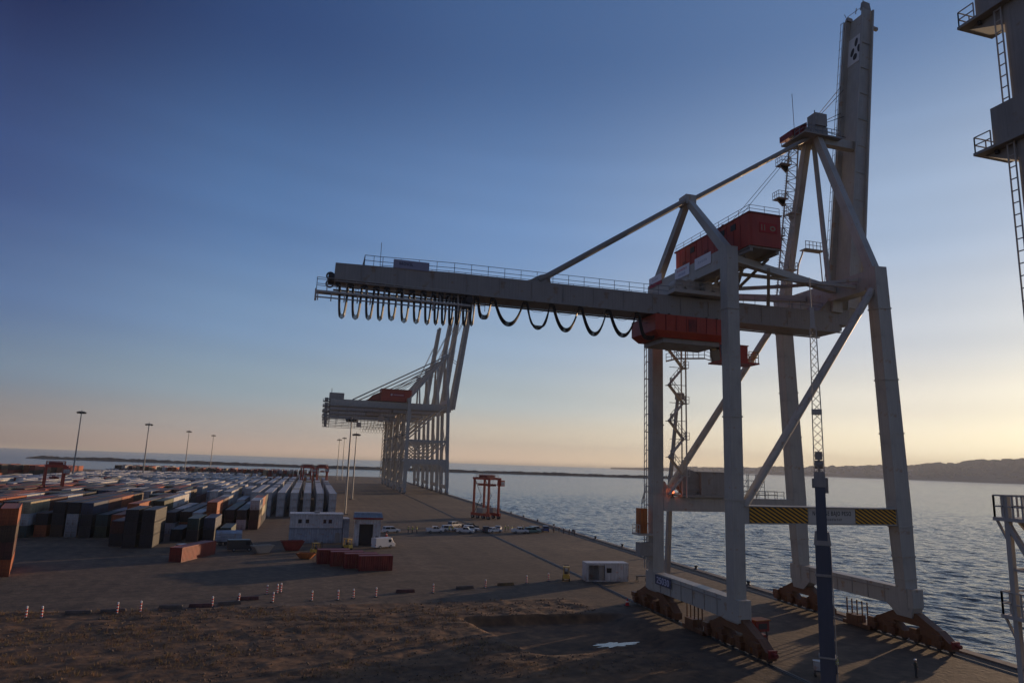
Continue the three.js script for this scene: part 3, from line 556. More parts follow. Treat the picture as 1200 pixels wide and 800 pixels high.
    new B().tube(V(68.6, 72.0, ZC - 2), V(68.4, 79.0, ZC - 2), 0.04).tube(V(70.2, 74.0, ZC + 0.6), V(70.3, 75.2, ZC + 0.6), 0.07).mesh('antenna', M.dark, C);
  }
  // --- raised boom: wide box, top plate towards the land
  {
    const h0 = V(72.9, 41.6, ZC), tip = V(79.4, 94.0, ZC), t = V().subVectors(tip, h0).normalize(), n = V(t.y, -t.x, 0);   // n points seaward
    const at = (s, d, z) => h0.clone().addScaledVector(t, s).addScaledVector(n, d).add(V(0, 0, z)), L = h0.distanceTo(tip);
    const b = new B(), sec = (s, w, d) => [at(s, 0, w), at(s, d, w), at(s, d, -w), at(s, 0, -w)];
    for (const [s0, w0, d0, s1, w1, d1] of [[2.4, 2.15, 2.3, L - 9, 2.0, 2.3], [L - 9, 2.0, 2.3, L, 1.95, 1.7]]) { const web = (s, z0, z1, d) => [at(s, 0, z1), at(s, d, z1), at(s, d, z0), at(s, 0, z0)], pl = (s, w, d) => [at(s, 0.85, w), at(s, d, w), at(s, d, -w), at(s, 0.85, -w)]; b.hex([...web(s0, w0 - 0.3, w0, d0), ...web(s1, w1 - 0.3, w1, d1)]); b.hex([...web(s0, -w0, -w0 + 0.3, d0), ...web(s1, -w1, -w1 + 0.3, d1)]); b.hex([...pl(s0, w0 - 0.301, d0 - 0.01), ...pl(s1, w1 - 0.301, d1 - 0.01)]); }
    b.hex([...sec(0.4, 1.5, 1.2), ...sec(2.4, 2.0, 2.2)]);
    const bm = b.mesh('boom', M.steel, C);
    const e = new B(); for (const s of [-1, 1]) e.hex([at(2, -0.1, s * 2.2 + 0.07), at(2, 0.12, s * 2.2 + 0.07), at(2, 0.12, s * 2.2 - 0.07), at(2, -0.1, s * 2.2 - 0.07), at(L, -0.1, s * 2.02 + 0.07), at(L, 0.12, s * 2.02 + 0.07), at(L, 0.12, s * 2.02 - 0.07), at(L, -0.1, s * 2.02 - 0.07)]);
    for (const s of [-1, 1]) e.hex([at(2, 2.1, s * 2.45 + 0.2), at(2, 2.35, s * 2.45 + 0.2), at(2, 2.35, s * 2.45 - 0.2), at(2, 2.1, s * 2.45 - 0.2), at(L, 1.6, s * 2.2 + 0.2), at(L, 1.85, s * 2.2 + 0.2), at(L, 1.85, s * 2.2 - 0.2), at(L, 1.6, s * 2.2 - 0.2)]);
    e.mesh('boom_edge', M.steel, bm);
    const r = new B(); for (let s = 6; s < L - 2; s += 4.5) r.hex([at(s, 0.05, 2.16), at(s, 2.2, 2.16), at(s, 2.2, 2.06), at(s, 0.05, 2.06), at(s + 0.1, 0.05, 2.16), at(s + 0.1, 2.2, 2.16), at(s + 0.1, 2.2, 2.06), at(s + 0.1, 0.05, 2.06)]); r.mesh('stiffener', M.steel, bm);
    // upper tip: forked end with rails
    const f = new B(); f.hex([at(L, 0, 1.95), at(L, 1.7, 1.95), at(L, 1.7, 1.35), at(L, 0, 1.35), at(L + 1.4, 0.1, 1.9), at(L + 1.4, 1.3, 1.9), at(L + 1.4, 1.3, 1.4), at(L + 1.4, 0.1, 1.4)]);
    f.hex([at(L, 0, -1.35), at(L, 1.2, -1.35), at(L, 1.2, -1.95), at(L, 0, -1.95), at(L + 0.7, 0.1, -1.4), at(L + 0.7, 1.0, -1.4), at(L + 0.7, 1.0, -1.9), at(L + 0.7, 0.1, -1.9)]);
    f.beam(at(L - 2.6, 1.6, 1.6), at(L - 2.6, 3.3, 1.6), 0.4, 0.5); f.beam(at(L + 0.6, 0.2, 1.7), at(L + 0.9, 0.2, -1.7), 0.06, 0.06); f.beam(at(L + 1.3, 0.2, 1.7), at(L + 2.0, 0, 1.9), 0.08, 0.08); f.beam(at(L + 0.2, 0.2, 0.2), at(L + 1.2, 0.2, 0.3), 0.1, 0.1); f.beam(at(L + 0.7, 0, -1.7), at(L + 1.4, -0.2, -1.9), 0.07, 0.07);
    f.mesh('boom_tip', M.steelD, bm);
    // emblem: four dark lobes on a pale square
    const em = signMat(256, 256, (x, w, h) => { x.fillStyle = '#cfcfcb'; x.fillRect(0, 0, w, h); x.fillStyle = '#2e2f30'; for (const [cx, cy, rx, ry, a] of [[128, 62, 26, 40, 0.2], [72, 140, 27, 40, 0.5], [180, 138, 27, 40, -0.4], [120, 196, 34, 30, 0]]) { x.beginPath(); x.ellipse(cx, cy, rx, ry, a, 0, 7); x.fill(); } });
    plate('emblem', at(L - 6.0, 0.80, 0.0), V(0, 0, 1), n.clone().negate(), 3.35, 5.0, em, bm, 0.04);
    // ladder with hoops along the landward face
    const la = new B(); for (const z of [-1.75, -1.25]) la.beam(at(3, -0.35, z - 0.9), at(L, -0.3, z - 0.7), 0.06, 0.06); for (let s = 3; s < L; s += 1.6) la.beam(at(s, -0.34, -2.65), at(s, -0.34, -2.0), 0.05, 0.05); la.mesh('ladder', M.galv, bm);
    // ropes from apex to boom
    const rp = new B(); for (const [s, z] of [[L - 12, -1.5], [L - 13, -0.9], [L - 17, -1.2], [L - 18, -0.5], [L - 22, 0.2]]) rp.tube(V(70.4, 73.0, ZC + z * 0.6 - 0.8), at(s, -0.05, z - 0.4), 0.05, 0.05, 5); rp.mesh('boom_ropes', M.rope, C);
    const hr = new B(); hr.tube(V(52.5, 52.2, ZC + 1), V(69.2, 71.8, ZC + 0.3), 0.035, 0.035, 4).tube(V(53.1, 52.2, ZC + 1.3), V(69.6, 71.9, ZC + 0.6), 0.035, 0.035, 4); hr.mesh('hoist_ropes', M.rope, C);
  }
  // --- machinery house
  {
    const s = new THREE.Shape(), w = 4.7, d = 18.4, r = 0.55; s.moveTo(-w / 2 + r, -d / 2); s.lineTo(w / 2 - 0.1, -d / 2); s.lineTo(w / 2, -d / 2 + 0.1); s.lineTo(w / 2, d / 2 - 0.1); s.lineTo(w / 2 - 0.1, d / 2); s.lineTo(-w / 2 + r, d / 2); s.quadraticCurveTo(-w / 2, d / 2, -w / 2, d / 2 - r); s.lineTo(-w / 2, -d / 2 + r); s.quadraticCurveTo(-w / 2, -d / 2, -w / 2 + r, -d / 2);
    const g = new THREE.ExtrudeGeometry(s, { depth: 4.2, bevelEnabled: false, curveSegments: 8 }); g.rotateX(-Math.PI / 2); g.translate(52.5, 47.75, -79.3);
    const uv = g.attributes.uv; for (let k = 0; k < uv.count; k++) uv.setXY(k, uv.getX(k), uv.getY(k));
    const H = put('machinery_house', g, M.red, C);
    new B().box(50.1, 54.95, 51.95, 52.12, -88.6, -70.0).mesh('roof', M.redD, H);
    new B().box(50.3, 54.8, 47.5, 47.74, -88.4, -70.3).beam(V(50.6, 47.3, -88.4), V(50.6, 47.3, -70.4), 0.4, 0.5).beam(V(54.4, 47.3, -88.4), V(54.4, 47.3, -70.4), 0.4, 0.5).mesh('house_floor', M.steelD, H);
    const seams = new B(); for (let z = -87; z < -71; z += 1.5) seams.box(50.12, 50.15, 47.8, 51.9, z, z + 0.08); seams.mesh('wall_seam', M.redD, H);
    new B().tube(V(51, 52.1, -77), V(51, 52.7, -77), 0.25).box(50.8, 52.2, 52.1, 52.5, -80.5, -79.6).tube(V(52, 52.1, -74.5), V(52, 52.45, -74.5), 0.2).mesh('roof_vent', M.redD, H);
    const mk = signMat(256, 128, (x, w, h) => { x.fillStyle = '#a52018'; x.fillRect(0, 0, w, h); x.fillStyle = '#8f7a5e'; x.fillRect(26, 26, 14, 76); x.fillRect(66, 26, 14, 76); x.beginPath(); x.ellipse(190, 66, 42, 34, 0, 0, 7); x.fill(); x.fillStyle = '#a52018'; x.beginPath(); x.ellipse(190, 66, 20, 14, 0, 0, 7); x.fill(); });
    plate('lettering', V(52.9, 50.2, -70.06), V(1, 0, 0), V(0, 0, 1), 2.6, 1.3, mk, H, 0.03);
    for (const [z, w] of [[-86.2, 1.0], [-80.4, 1.0]]) { const d = new B().box(50.1, 50.14, 47.85, 49.9, z, z + w).mesh('door', M.redD, H); new B().box(50.06, 50.1, 48.8, 48.9, z + 0.1, z + 0.25).mesh('handle', M.galv, d); }
    for (const z of [-84, -76.5, -74]) new B().box(50.08, 50.14, 50.6, 51.4, z, z + 1.1).mesh('vent_grille', M.dark, H);
    new B().rail([V(50.3, 52.12, -88.4), V(50.3, 52.12, -70.2), V(54.7, 52.12, -70.2)], 0.9, 2.2, 0.025).mesh('railing', M.access, H);
    // supports down to the girder
    const p = new B(); for (const z of [-86, -77.5]) for (const x of [50.9, 54.2]) p.beam(V(x, 43, Math.max(-83.4, Math.min(-80, z))), V(x, 47.2, z), 0.35, 0.35); p.beam(V(50.9, 46.9, -72), V(50.9, 44.2, -79.8), 0.3, 0.3); p.beam(V(54.2, 46.9, -72), V(54.2, 44.2, -79.8), 0.3, 0.3);
    p.mesh('house_support', M.steelD, C);
  }
  // --- upper horizontal bracing between the two cross beams
  { const b = [[V(XL + 1, 46.3, ZN - 0.2), V(wb - 1.2, 46.0, ZC + 3), 0.9], [V(XL + 1, 46.0, ZF + 0.3), V(wb - 1.2, 46.0, ZC - 3), 0.9], [V(XL + 1, 45.7, -76), V(wb - 1.2, 45.4, -74.5), 0.4], [V(54.4, 45.6, -72.3), V(60, 43.1, -80), 0.4], [V(XL + 1, 43.9, -79), V(62, 45.6, -78.2), 0.45], [V(62, 45.6, -78.2), V(wb - 1.2, 46.3, ZN - 2), 0.4]];
    for (const [p, q, w] of b) new B().beam(p, q, w, w).mesh('top_brace', M.steel, C); }
  // rope sheaves and drives between the cross beam and the girder
  { const b = new B(); b.box(44.2, 52.4, 43.0, 43.5, ZC - 3.4, ZC + 3.6); b.box(44.8, 47.0, 43.5, 44.9, ZC - 1.8, ZC + 3.0); for (const x of [45.2, 46.6, 49.4, 50.8]) b.tube(V(x, 44.2, ZC + 1.4), V(x, 44.2, ZC + 3.4), 0.75, 0.75, 16); b.box(49.6, 52.0, 43.5, 44.7, ZC - 2.4, ZC + 1.8); b.mesh('sheave_platform', M.access, C);
    new B().rail([V(44.3, 43.5, ZC + 3.5), V(52.3, 43.5, ZC + 3.5)], 1.1, 1.1).mesh('railing', M.access, C); }
  // --- trolley hanging under the girder, operator's cab and hoist platform
  {
    const b = new B(), z0 = ZC - 3.6, z1 = ZC + 3.4;
    b.hex([V(42.3, 36.9, z1 - 0.5), V(51.6, 36.9, z1 - 0.5), V(51.6, 36.9, z0 + 0.5), V(42.3, 36.9, z0 + 0.5), V(41.5, 37.7, z1), V(52.0, 37.7, z1), V(52.0, 37.7, z0), V(41.5, 37.7, z0)]);
    b.box(41.5, 52.0, 37.7, 39.85, z0, z1);
    const T = b.mesh('trolley', M.red, C);
    new B().box(43.0, 51.4, 36.3, 36.89, z0 + 0.8, z1 - 0.8).mesh('trolley_underframe', M.steelD, T);
    for (let x = 43; x < 52; x += 1.5) new B().box(x - 0.04, x + 0.04, 37.75, 39.8, z1, z1 + 0.06).mesh('wall_seam', M.redD, T);
    new B().box(46.3, 47.4, 37.8, 39.5, z1 + 0.01, z1 + 0.07).mesh('door', M.redD, T);
    const w = new B(); for (const x of [42.4, 44, 49.6, 51.2]) for (const s of [-1, 1]) w.tube(V(x, 39.98, ZC + s * 2.3 - 0.15), V(x, 39.98, ZC + s * 2.3 + 0.15), 0.28, 0.28, 12); w.mesh('trolley_wheels', M.dark, T);
    const c = new B(); c.hex([V(52.6, 34.7, ZC + 1.6), V(56.4, 34.7, ZC + 1.6), V(56.4, 34.7, ZC - 1.2), V(52.6, 34.7, ZC - 1.2), V(52.2, 37.0, ZC + 1.6), V(56.4, 37.0, ZC + 1.6), V(56.4, 37.0, ZC - 1.2), V(52.2, 37.0, ZC - 1.2)]);
    const cab = new B().box(52.1, 56.6, 36.9, 37.05, ZC - 1.3, ZC + 1.7).box(52.1, 58.2, 34.5, 34.72, ZC - 1.3, ZC + 1.8).box(54.6, 56.5, 34.72, 36.9, ZC - 1.2, ZC + 1.6).mesh('operator_cab', M.red, C);
    new B().hex([V(52.5, 34.73, ZC + 1.5), V(54.58, 34.73, ZC + 1.5), V(54.58, 34.73, ZC - 1.1), V(52.5, 34.73, ZC - 1.1), V(52.2, 36.88, ZC + 1.5), V(54.58, 36.88, ZC + 1.5), V(54.58, 36.88, ZC - 1.1), V(52.2, 36.88, ZC - 1.1)]).mesh('window', M.glass, cab);
    new B().beam(V(52.3, 34.72, ZC + 1.6), V(52.0, 36.9, ZC + 1.65), 0.12, 0.12).beam(V(53.6, 34.72, ZC + 1.6), V(53.6, 36.9, ZC + 1.6), 0.1, 0.1).mesh('window_post', M.redD, cab);
    new B().rail([V(56.6, 34.72, ZC + 1.7), V(58.1, 34.72, ZC + 1.7), V(58.1, 34.72, ZC - 1.2)], 1.5, 0.8, 0.04).mesh('railing', M.yellow, cab);
    new B().box(51.4, 53.6, 37.05, 37.5, ZC - 0.8, ZC + 0.8).mesh('cab_hanger', M.steelD, cab);
    // catwalk from the leg to the cab
    const k = new B(), pts = [V(49.2, 35.6, ZF + 1.8), V(50.6, 36.0, ZF + 2.4), V(52.6, 35.6, ZC - 3), V(53.5, 34.9, ZC - 1.5)]; for (let q = 0; q + 1 < pts.length; q++) k.beam(pts[q], pts[q + 1], 0.9, 0.12); k.rail(pts, 1.1, 0.9); k.mesh('catwalk', M.access, C);
  }
  // --- stair tower beside the far landward leg
  {
    const b = new B(), x0 = XL + 1.2, x1 = 52.2, za = ZF + 0.9, zb = ZF + 2.2;
    for (const x of [x1]) for (const z of [za, zb]) b.beam(V(x, 16.0, z), V(x, 37.4, z), 0.16, 0.16);
    let y = 16.4, dir = 1; const H = 2.62;
    for (let k = 0; k < 8; k++) {
      const zz = dir > 0 ? za : zb;
      b.beam(V(dir > 0 ? x0 + 0.1 : x1 - 0.1, y, (za + zb) / 2), V(dir > 0 ? x1 - 0.2 : x0 + 0.2, y + H, (za + zb) / 2), 0.8, 0.1);
      b.rail([V(dir > 0 ? x0 + 0.1 : x1 - 0.1, y, zb), V(dir > 0 ? x1 - 0.2 : x0 + 0.2, y + H, zb)], 1.0, 0.8, 0.03);
      y += H; b.box(dir > 0 ? x1 - 0.5 : x0 - 0.1, dir > 0 ? x1 + 0.5 : x0 + 0.5, y - 0.05, y + 0.05, za, zb); b.beam(V(x0 - 0.1, y, zb), V(x1, y, zb), 0.08, 0.08);
      b.rail([V(dir > 0 ? x1 - 0.4 : x0, y, zb), V(dir > 0 ? x1 + 0.5 : x0 + 0.4, y, zb)], 1.0, 0.8, 0.03);
      dir = -dir;
    }
    b.mesh('stair_tower', M.access, C);
    // lift mast with cab on the landward side of the same leg
    const m = new B(); for (const dz of [-0.35, 0.35]) m.beam(V(XL - 1.65, 6, ZF + dz), V(XL - 1.65, 39.5, ZF + dz), 0.09, 0.09); for (let q = 6.4; q < 39.4; q += 1.1) { m.beam(V(XL - 1.65, q, ZF - 0.35), V(XL - 1.65, q + 0.55, ZF + 0.35), 0.06, 0.06); } for (let q = 7; q < 39; q += 2.6) m.beam(V(XL - 1.65, q, ZF), V(XL - 1.0, q, ZF), 0.12, 0.12); m.mesh('lift_mast', M.access, C);
    new B().box(XL - 2.75, XL - 1.75, 10.9, 14.3, ZF - 0.8, ZF + 0.8).mesh('lift_cab', M.orange, C);
    new B().box(XL - 3.2, XL - 1.1, 10.6, 10.85, ZF - 1.2, ZF + 1.2).rail([V(XL - 3.1, 10.85, ZF + 1.1), V(XL - 3.1, 10.85, ZF - 1.1)], 1.2, 0.7).rail([V(XL - 2.6, 14.3, ZF + 0.7), V(XL - 1.9, 16.5, ZF + 0.7)], 1.1, 0.7).mesh('lift_platform', M.access, C);
  }
  new B().box(XL - 2.9, XL - 0.9, 7.8, 9.6, ZF - 0.6, ZF + 0.8).mesh('lift_drive', M.steelD, C);
  new B().beam(V(XL - 1.4, 6, ZF), V(XL - 1.4, 10.6, ZF), 0.14, 0.14).mesh('lift_post', M.access, C);
  // --- zig-zag ladders and rest platforms up the main A-frame
  {
    const b = new B(); const lines = [[V(68.2, 47.4, ZF + 2.6), V(68.0, 70.2, ZC - 2.6)], [V(70.0, 44.6, ZF + 3.4), V(69.0, 70.2, ZC - 1.8)]];
    for (const [p, q] of lines) b.beam(p, q, 0.16, 0.16);
    for (let k = 0; k < 26; k++) { const t = k / 26, u = (k + 1) / 26, A = lines[k % 2], Bq = lines[(k + 1) % 2]; b.beam(A[0].clone().lerp(A[1], t), Bq[0].clone().lerp(Bq[1], u), 0.09, 0.09); b.beam(lines[0][0].clone().lerp(lines[0][1], t), lines[1][0].clone().lerp(lines[1][1], t), 0.06, 0.06); }
    for (let k = 0; k < 60; k++) { const c = lines[0][0].clone().lerp(lines[0][1], k / 60); b.beam(c.clone().add(V(-0.5, 0, 0.2)), c.clone().add(V(0.4, 0, 0.2)), 0.05, 0.05); }
    b.mesh('access_ladder', M.access, C);
    for (const [y, s] of [[67.2, -1], [62.0, -1], [60.0, 1], [56.3, -1], [51.4, 1]]) {
      const f = (y - 47.4) / 22.8, x = 68.15 + s * 0.95 + (s > 0 ? 1.2 * (1 - f) : 0), z = lerp(ZF + 2.6, ZC - 2.6, f) + 0.1;
      const p = new B(); p.box(x - 0.9, x + 0.9, y - 0.06, y + 0.06, z - 0.8, z + 0.8); p.hex([V(x + s * -0.5, y - 1.1, z + 0.1), V(x + s * -0.3, y - 1.1, z + 0.1), V(x + s * -0.3, y - 1.1, z - 0.1), V(x + s * -0.5, y - 1.1, z - 0.1), V(x - 0.8, y - 0.06, z + 0.15), V(x + 0.8, y - 0.06, z + 0.15), V(x + 0.8, y - 0.06, z - 0.15), V(x - 0.8, y - 0.06, z - 0.15)]);
      p.rail([V(x - 0.85, y, z - 0.75), V(x - 0.85, y, z + 0.75), V(x + 0.85, y, z + 0.75), V(x + 0.85, y, z - 0.75)], 1.15, 0.6, 0.03); p.mesh('rest_platform', M.access, C);
    }
    new B().box(70.4, 74.0, 54.0, 54.12, ZC - 4.2, ZC - 2.8).rail([V(70.5, 54.12, ZC - 2.9), V(73.9, 54.12, ZC - 2.9)], 1.2, 0.7, 0.035).path([V(70.4, 53.9, ZC - 3.4), V(70.2, 53.2, ZC - 3.4), V(69.6, 51.4, ZC - 3.6), V(69.4, 48, ZC - 3.8)], 0.12, 6).tube(V(73.3, 54, ZC - 3.2), V(73.3, 44.5, ZC - 2.6), 0.09).mesh('boom_access_platform', M.access, C);
  }
  // --- banners on the cross beam and girder, number on the sill
  const band = (rows, foot) => signMat(512, 256, (x, w, h) => { x.fillStyle = '#d9dbe2'; x.fillRect(0, 0, w, h); if (foot) { x.fillStyle = foot; x.fillRect(0, h * 0.66, w, h * 0.34); } for (const [c, y, k] of rows) { x.fillStyle = c; strokes(x, w * (0.5 - k / 2), y, w * k, 58); } });
  const land = V(-1, 0, 0), alongZ = V(0, 0, 1);
  plate('banner', V(XL - 0.88, 47.65, -89.7), alongZ, land, 3.9, 1.6, band([['#8f93a5', 60, 0.5]], '#9c2b38'), C);
  plate('banner', V(XL - 0.88, 47.05, -81.9), alongZ, land, 3.9, 1.6, band([['#b23a4a', 50, 0.7], ['#5a68a0', 150, 0.5]]), C);
  plate('banner', V(XL - 0.88, 47.1, -76.6), alongZ, land, 3.9, 1.55, band([['#9aa3ad', 95, 0.6]]), C);
  plate('banner', V(9.7, 43.0, ZC + 2.12), V(1, 0, 0), V(0, 0, 1), 4.3, 1.05, signMat(512, 128, (x, w, h) => { x.fillStyle = '#8f90a2'; x.fillRect(0, 0, w, h); x.fillStyle = '#2b2c44'; x.font = 'bold 64px sans-serif'; x.fillText('MOVIL', 78, 80); }), C);
  plate('number_plate', V(XL - 0.99, 4.85, -87.6), alongZ, land, 4.4, 1.25, signMat(512, 160, (x, w, h) => { x.fillStyle = '#45485a'; x.fillRect(0, 0, w, h); x.fillStyle = '#b4b8cc'; x.font = 'bold 150px sans-serif'; x.textAlign = 'center'; x.fillText('25030', w / 2, 134, w * 0.94); }), C);
  // warning lamp glowing on the portal by the stair foot
  const lp = new B().tube(V(50.6, 16.05, ZF + 1.0), V(50.6, 16.5, ZF + 1.0), 0.14).box(50.35, 50.85, 16.0, 16.06, ZF + 0.8, ZF + 1.2).mesh('warning_lamp', M.dark, C);
  const lens = put('lamp_lens', new THREE.SphereGeometry(0.2, 12, 8), new THREE.MeshStandardMaterial({ color: 0x801505, emissive: new THREE.Color().setRGB(1, 0.16, 0.05), emissiveIntensity: 3 }), lp); lens.position.set(50.6, 16.7, ZF + 1.0);
  const pl = new THREE.PointLight(new THREE.Color().setRGB(1, 0.2, 0.06), 1.5, 12, 2); pl.position.set(50.6, 16.75, ZF + 1.3); pl.castShadow = true; scene.add(pl);
}

// ---------------------------------------------------------------- the other quay cranes (one design, cloned)
// local frame: origin on the land rail, x seaward, legs at z = +-9; boom raised
const farSign = signMat(512, 128, (x, w, h) => { x.fillStyle = '#8c1f22'; x.fillRect(0, 0, w, h); x.fillStyle = '#d8cfd0'; x.save(); x.translate(60, 64); for (let k = 0; k < 6; k++) { x.rotate(Math.PI / 3); x.fillRect(-7, 0, 14, 42); } x.restore(); x.globalAlpha = 0.75; for (let k = 0; k < 12; k++) x.fillRect(130 + k * 29, 46, 20, 36); });
function bigCrane(label, pos, turn, lean = 0.135, tx = 0, back = 47, brace = 0) {
  const C = thing('quay_crane', label, 'crane', pos, turn), G = 26, m = M.farSteel;
  const wl = y => G - 0.03 * y;
  for (const x of [0, G]) for (const z of [9, -9]) {
    const b = new B(); for (const q of [-3, -1, 1, 3]) b.box(x - 0.55, x + 0.55, 0.35, 1.3, z + q - 0.85, z + q + 0.85); b.hex([V(x - 0.6, 1.3, z + 3.4), V(x + 0.6, 1.3, z + 3.4), V(x + 0.6, 1.3, z - 3.4), V(x - 0.6, 1.3, z - 3.4), V(x - 0.6, 3.2, z + 1), V(x + 0.6, 3.2, z + 1), V(x + 0.6, 3.2, z - 1), V(x - 0.6, 3.2, z - 1)]);
    const bg = b.mesh('bogie', M.steelD, C);
    for (const q of [-3.4, -2.6, -1.4, -0.6, 0.6, 1.4, 2.6, 3.4]) new B().tube(V(x - 0.2, 0.35, z + q), V(x + 0.2, 0.35, z + q), 0.35, 0.35, 10).mesh('wheel', M.dark, bg);
    new B().beam(V(x, 3.1, z), V(x ? wl(20) : 0, 20, z), 2.1, 1.7, 2.3, 1.9).mesh('leg', m, C);
    new B().beam(V(x ? wl(20) : 0, 20, z), V(x ? wl(57) : 0, x ? 57 : 56, z), 1.9, 1.7).mesh('leg', m, C);
  }
  for (const x of [0, G]) new B().box(x - 0.7, x + 0.7, 3.2, 5.4, -10, 10).mesh('sill_beam', m, C);
  for (const z of [9, -9]) {
    // portal beam with arched haunches
    const b = new B(); b.box(1.0, G - 1.6, 17.6, 20.8, z - 0.7, z + 0.7);
    for (const [xa, s] of [[1.0, 1], [G - 1.6, -1]]) for (let k = 0; k < 5; k++) { const f = k / 5, d = 4.2 * Math.pow(1 - f, 2); b.box(Math.min(xa, xa + s * (k + 1) * 0.9) + (s > 0 ? k * 0.9 : 0), Math.max(xa, xa + s * (k + 1) * 0.9) - (s < 0 ? k * 0.9 : 0), 17.6 - d, 17.59, z - 0.6, z + 0.6); }
    b.mesh('portal_beam', m, C);
    new B().box(0.9, wl(32) - 0.9, 31, 32.4, z - 0.5, z + 0.5).mesh('tie_beam', m, C);
    for (const [p, q] of [[V(0.8, 30.8, z), V(G / 2, 21, z)], [V(wl(31) - 0.8, 30.8, z), V(G / 2, 21, z)], [V(0.8, 33, z), V(wl(54) - 0.8, 54, z)]]) new B().tube(p, q, 0.42, 0.42, 8).mesh('diagonal_brace', m, C);
  }
  for (const [x, y0, y1] of [[0, 21, 34.8], [wl(28), 21, 42]]) for (const q of brace ? [1] : [1, -1]) new B().tube(V(x, y0, 8 * q), V(x, y1, -8 * q), 0.3, 0.3, 8).mesh('side_brace', m, C);
  for (const x of [0, wl(56)]) new B().box(x - 1.1, x + 1.1, 55, 57.4, -10, 10).mesh('upper_cross_beam', m, C);
  for (const [x, y] of [[0, 20], [G - 0.6, 20], [0, 36]]) new B().box(x - 0.5, x + 0.5, y - 1.1, y, -8, 8).mesh('side_tie', m, C);
  // twin girders, back reach 47 m
  for (const z of [3.4, -3.4]) { new B().box(-47, 27.4, 50.4, 54.8, z - 0.7, z + 0.7).mesh('girder', m, C); }
  for (let x = -46; x < 27; x += 12) new B().box(x - 0.4, x + 0.4, 51, 53.4, -2.7, 2.7).mesh('girder_tie', m, C);
  { const r = new B(); for (const z of [4.9, -4.9]) { r.box(-48, 26, 50.6, 50.72, z - 0.7, z + 0.7); r.rail([V(-48, 50.72, z + Math.sign(z) * 0.6), V(26, 50.72, z + Math.sign(z) * 0.6)], 1.2, 3, 0.05); } r.mesh('walkway', M.steelD, C); }
  // festoon gantry and end platforms below the back reach
  { const b = new B(); b.box(-47, -1, 44.2, 44.6, 3.1, 3.7); b.box(-47, -1, 43.0, 43.3, 3.0, 3.9); for (let x = -46.5; x < -1; x += 5) b.box(x - 0.12, x + 0.12, 43.2, 50.5, 3.2, 3.5); b.mesh('festoon_gantry', M.steelD, C);
    for (let k = 0; k < 4; k++) { const p = new B(), y = 43.5 + k * 3.2; p.box(-51, -46.8, y, y + 0.2, -4, 4.4); p.rail([V(-46.8, y + 0.2, 4.3), V(-51, y + 0.2, 4.3), V(-51, y + 0.2, -3.9)], 1.2, 1.4, 0.05); p.box(-50.2, -48.2, y + 0.2, y + 2.2, 1.6, 3.6); p.mesh('end_platform', M.steelD, C); }
    new B().box(-47.6, -39, 55.0, 58.6, -3.0, 3.0).box(-49, -44, 54.8, 55.0, -4, 4).beam(V(-46.5, 58.6, 2.5), V(-46.5, 61.2, 2.5), 0.3, 0.3).mesh('rope_drum_house', M.steelD, C);
    for (let k = 0; k < 9; k++) { const L = new B(), xa = -22 + k * 2.2; L.path([V(xa, 43, 3.5), V(xa + 0.3, 40.8, 3.5), V(xa + 1.1, 40.0, 3.5), V(xa + 1.9, 40.8, 3.5), V(xa + 2.2, 43, 3.5)], 0.09, 5, 14); L.mesh('cable_loop', M.cable, C); } }
  // machinery house
  { const H = new B().box(-17, 1.6, 55.2, 62.4, -4.2, 5.4).mesh('machinery_house', M.red, C); new B().box(-17.3, 1.9, 62.4, 62.7, -4.5, 5.7).mesh('roof', M.redD, H); new B().hex([V(-25, 55.2, 5), V(-17.1, 55.2, 5), V(-17.1, 55.2, -4), V(-25, 55.2, -4), V(-22, 58.4, 5), V(-17.1, 60.6, 5), V(-17.1, 60.6, -4), V(-22, 58.4, -4)]).mesh('annex', M.redD, H);
    plate('lettering', V(-7.2, 59.2, 5.46), V(1, 0, 0), V(0, 0, 1), 9.2, 2.3, farSign, H, 0.03); }
  // A-frame and stays
  const ap = V(wl(57) - 0.8, 86, 0);
  for (const z of [9, -9]) new B().beam(V(wl(57), 57, z), V(ap.x, 86, z * 0.34), 1.6, 1.3, 1.2, 1.1, V(1, 0, 0)).mesh('a_frame_leg', m, C);
  new B().box(ap.x - 1.4, ap.x + 1.4, 85, 87.6, -4, 4).mesh('apex_head', m, C);
  for (const z of [3.2, -3.2]) { new B().beam(V(ap.x - 0.5, 85.5, z), V(0.5, 57.4, z * 2.4), 0.9, 0.9).mesh('back_leg', m, C); new B().tube(V(ap.x - 0.5, 86.4, z), V(-34, 55, z), 0.28, 0.28, 6).mesh('backstay', M.steelD, C); new B().tube(V(ap.x - 0.5, 85.4, z), V(-20, 55, z), 0.22, 0.22, 6).mesh('backstay', M.steelD, C); }
  // boom: two box girders with ties, raised
  const h0 = V(28.2, 52.5, 0), t = V(Math.sin(lean), Math.cos(lean), 0), n = V(t.y, -t.x, 0), at = (s, d, z) => h0.clone().addScaledVector(t, s).addScaledVector(n, d).add(V(0, 0, z)), L = 79;
  for (const z of [3.1, -3.1]) { new B().hex([at(0, -1.5, z + 0.7), at(0, 1.9, z + 0.7), at(0, 1.9, z - 0.7), at(0, -1.5, z - 0.7), at(L, -0.9, z + 0.7), at(L, 1.3, z + 0.7), at(L, 1.3, z - 0.7), at(L, -0.9, z - 0.7)]).mesh('boom_girder', m, C);
    new B().tube(at(30, -1.6, z), V(ap.x, 86.6, z * 0.8), 0.2, 0.2, 5).mesh('forestay', M.steelD, C); new B().tube(at(62, -1.4, z), V(ap.x, 87, z * 0.8), 0.2, 0.2, 5).mesh('forestay', M.steelD, C); }
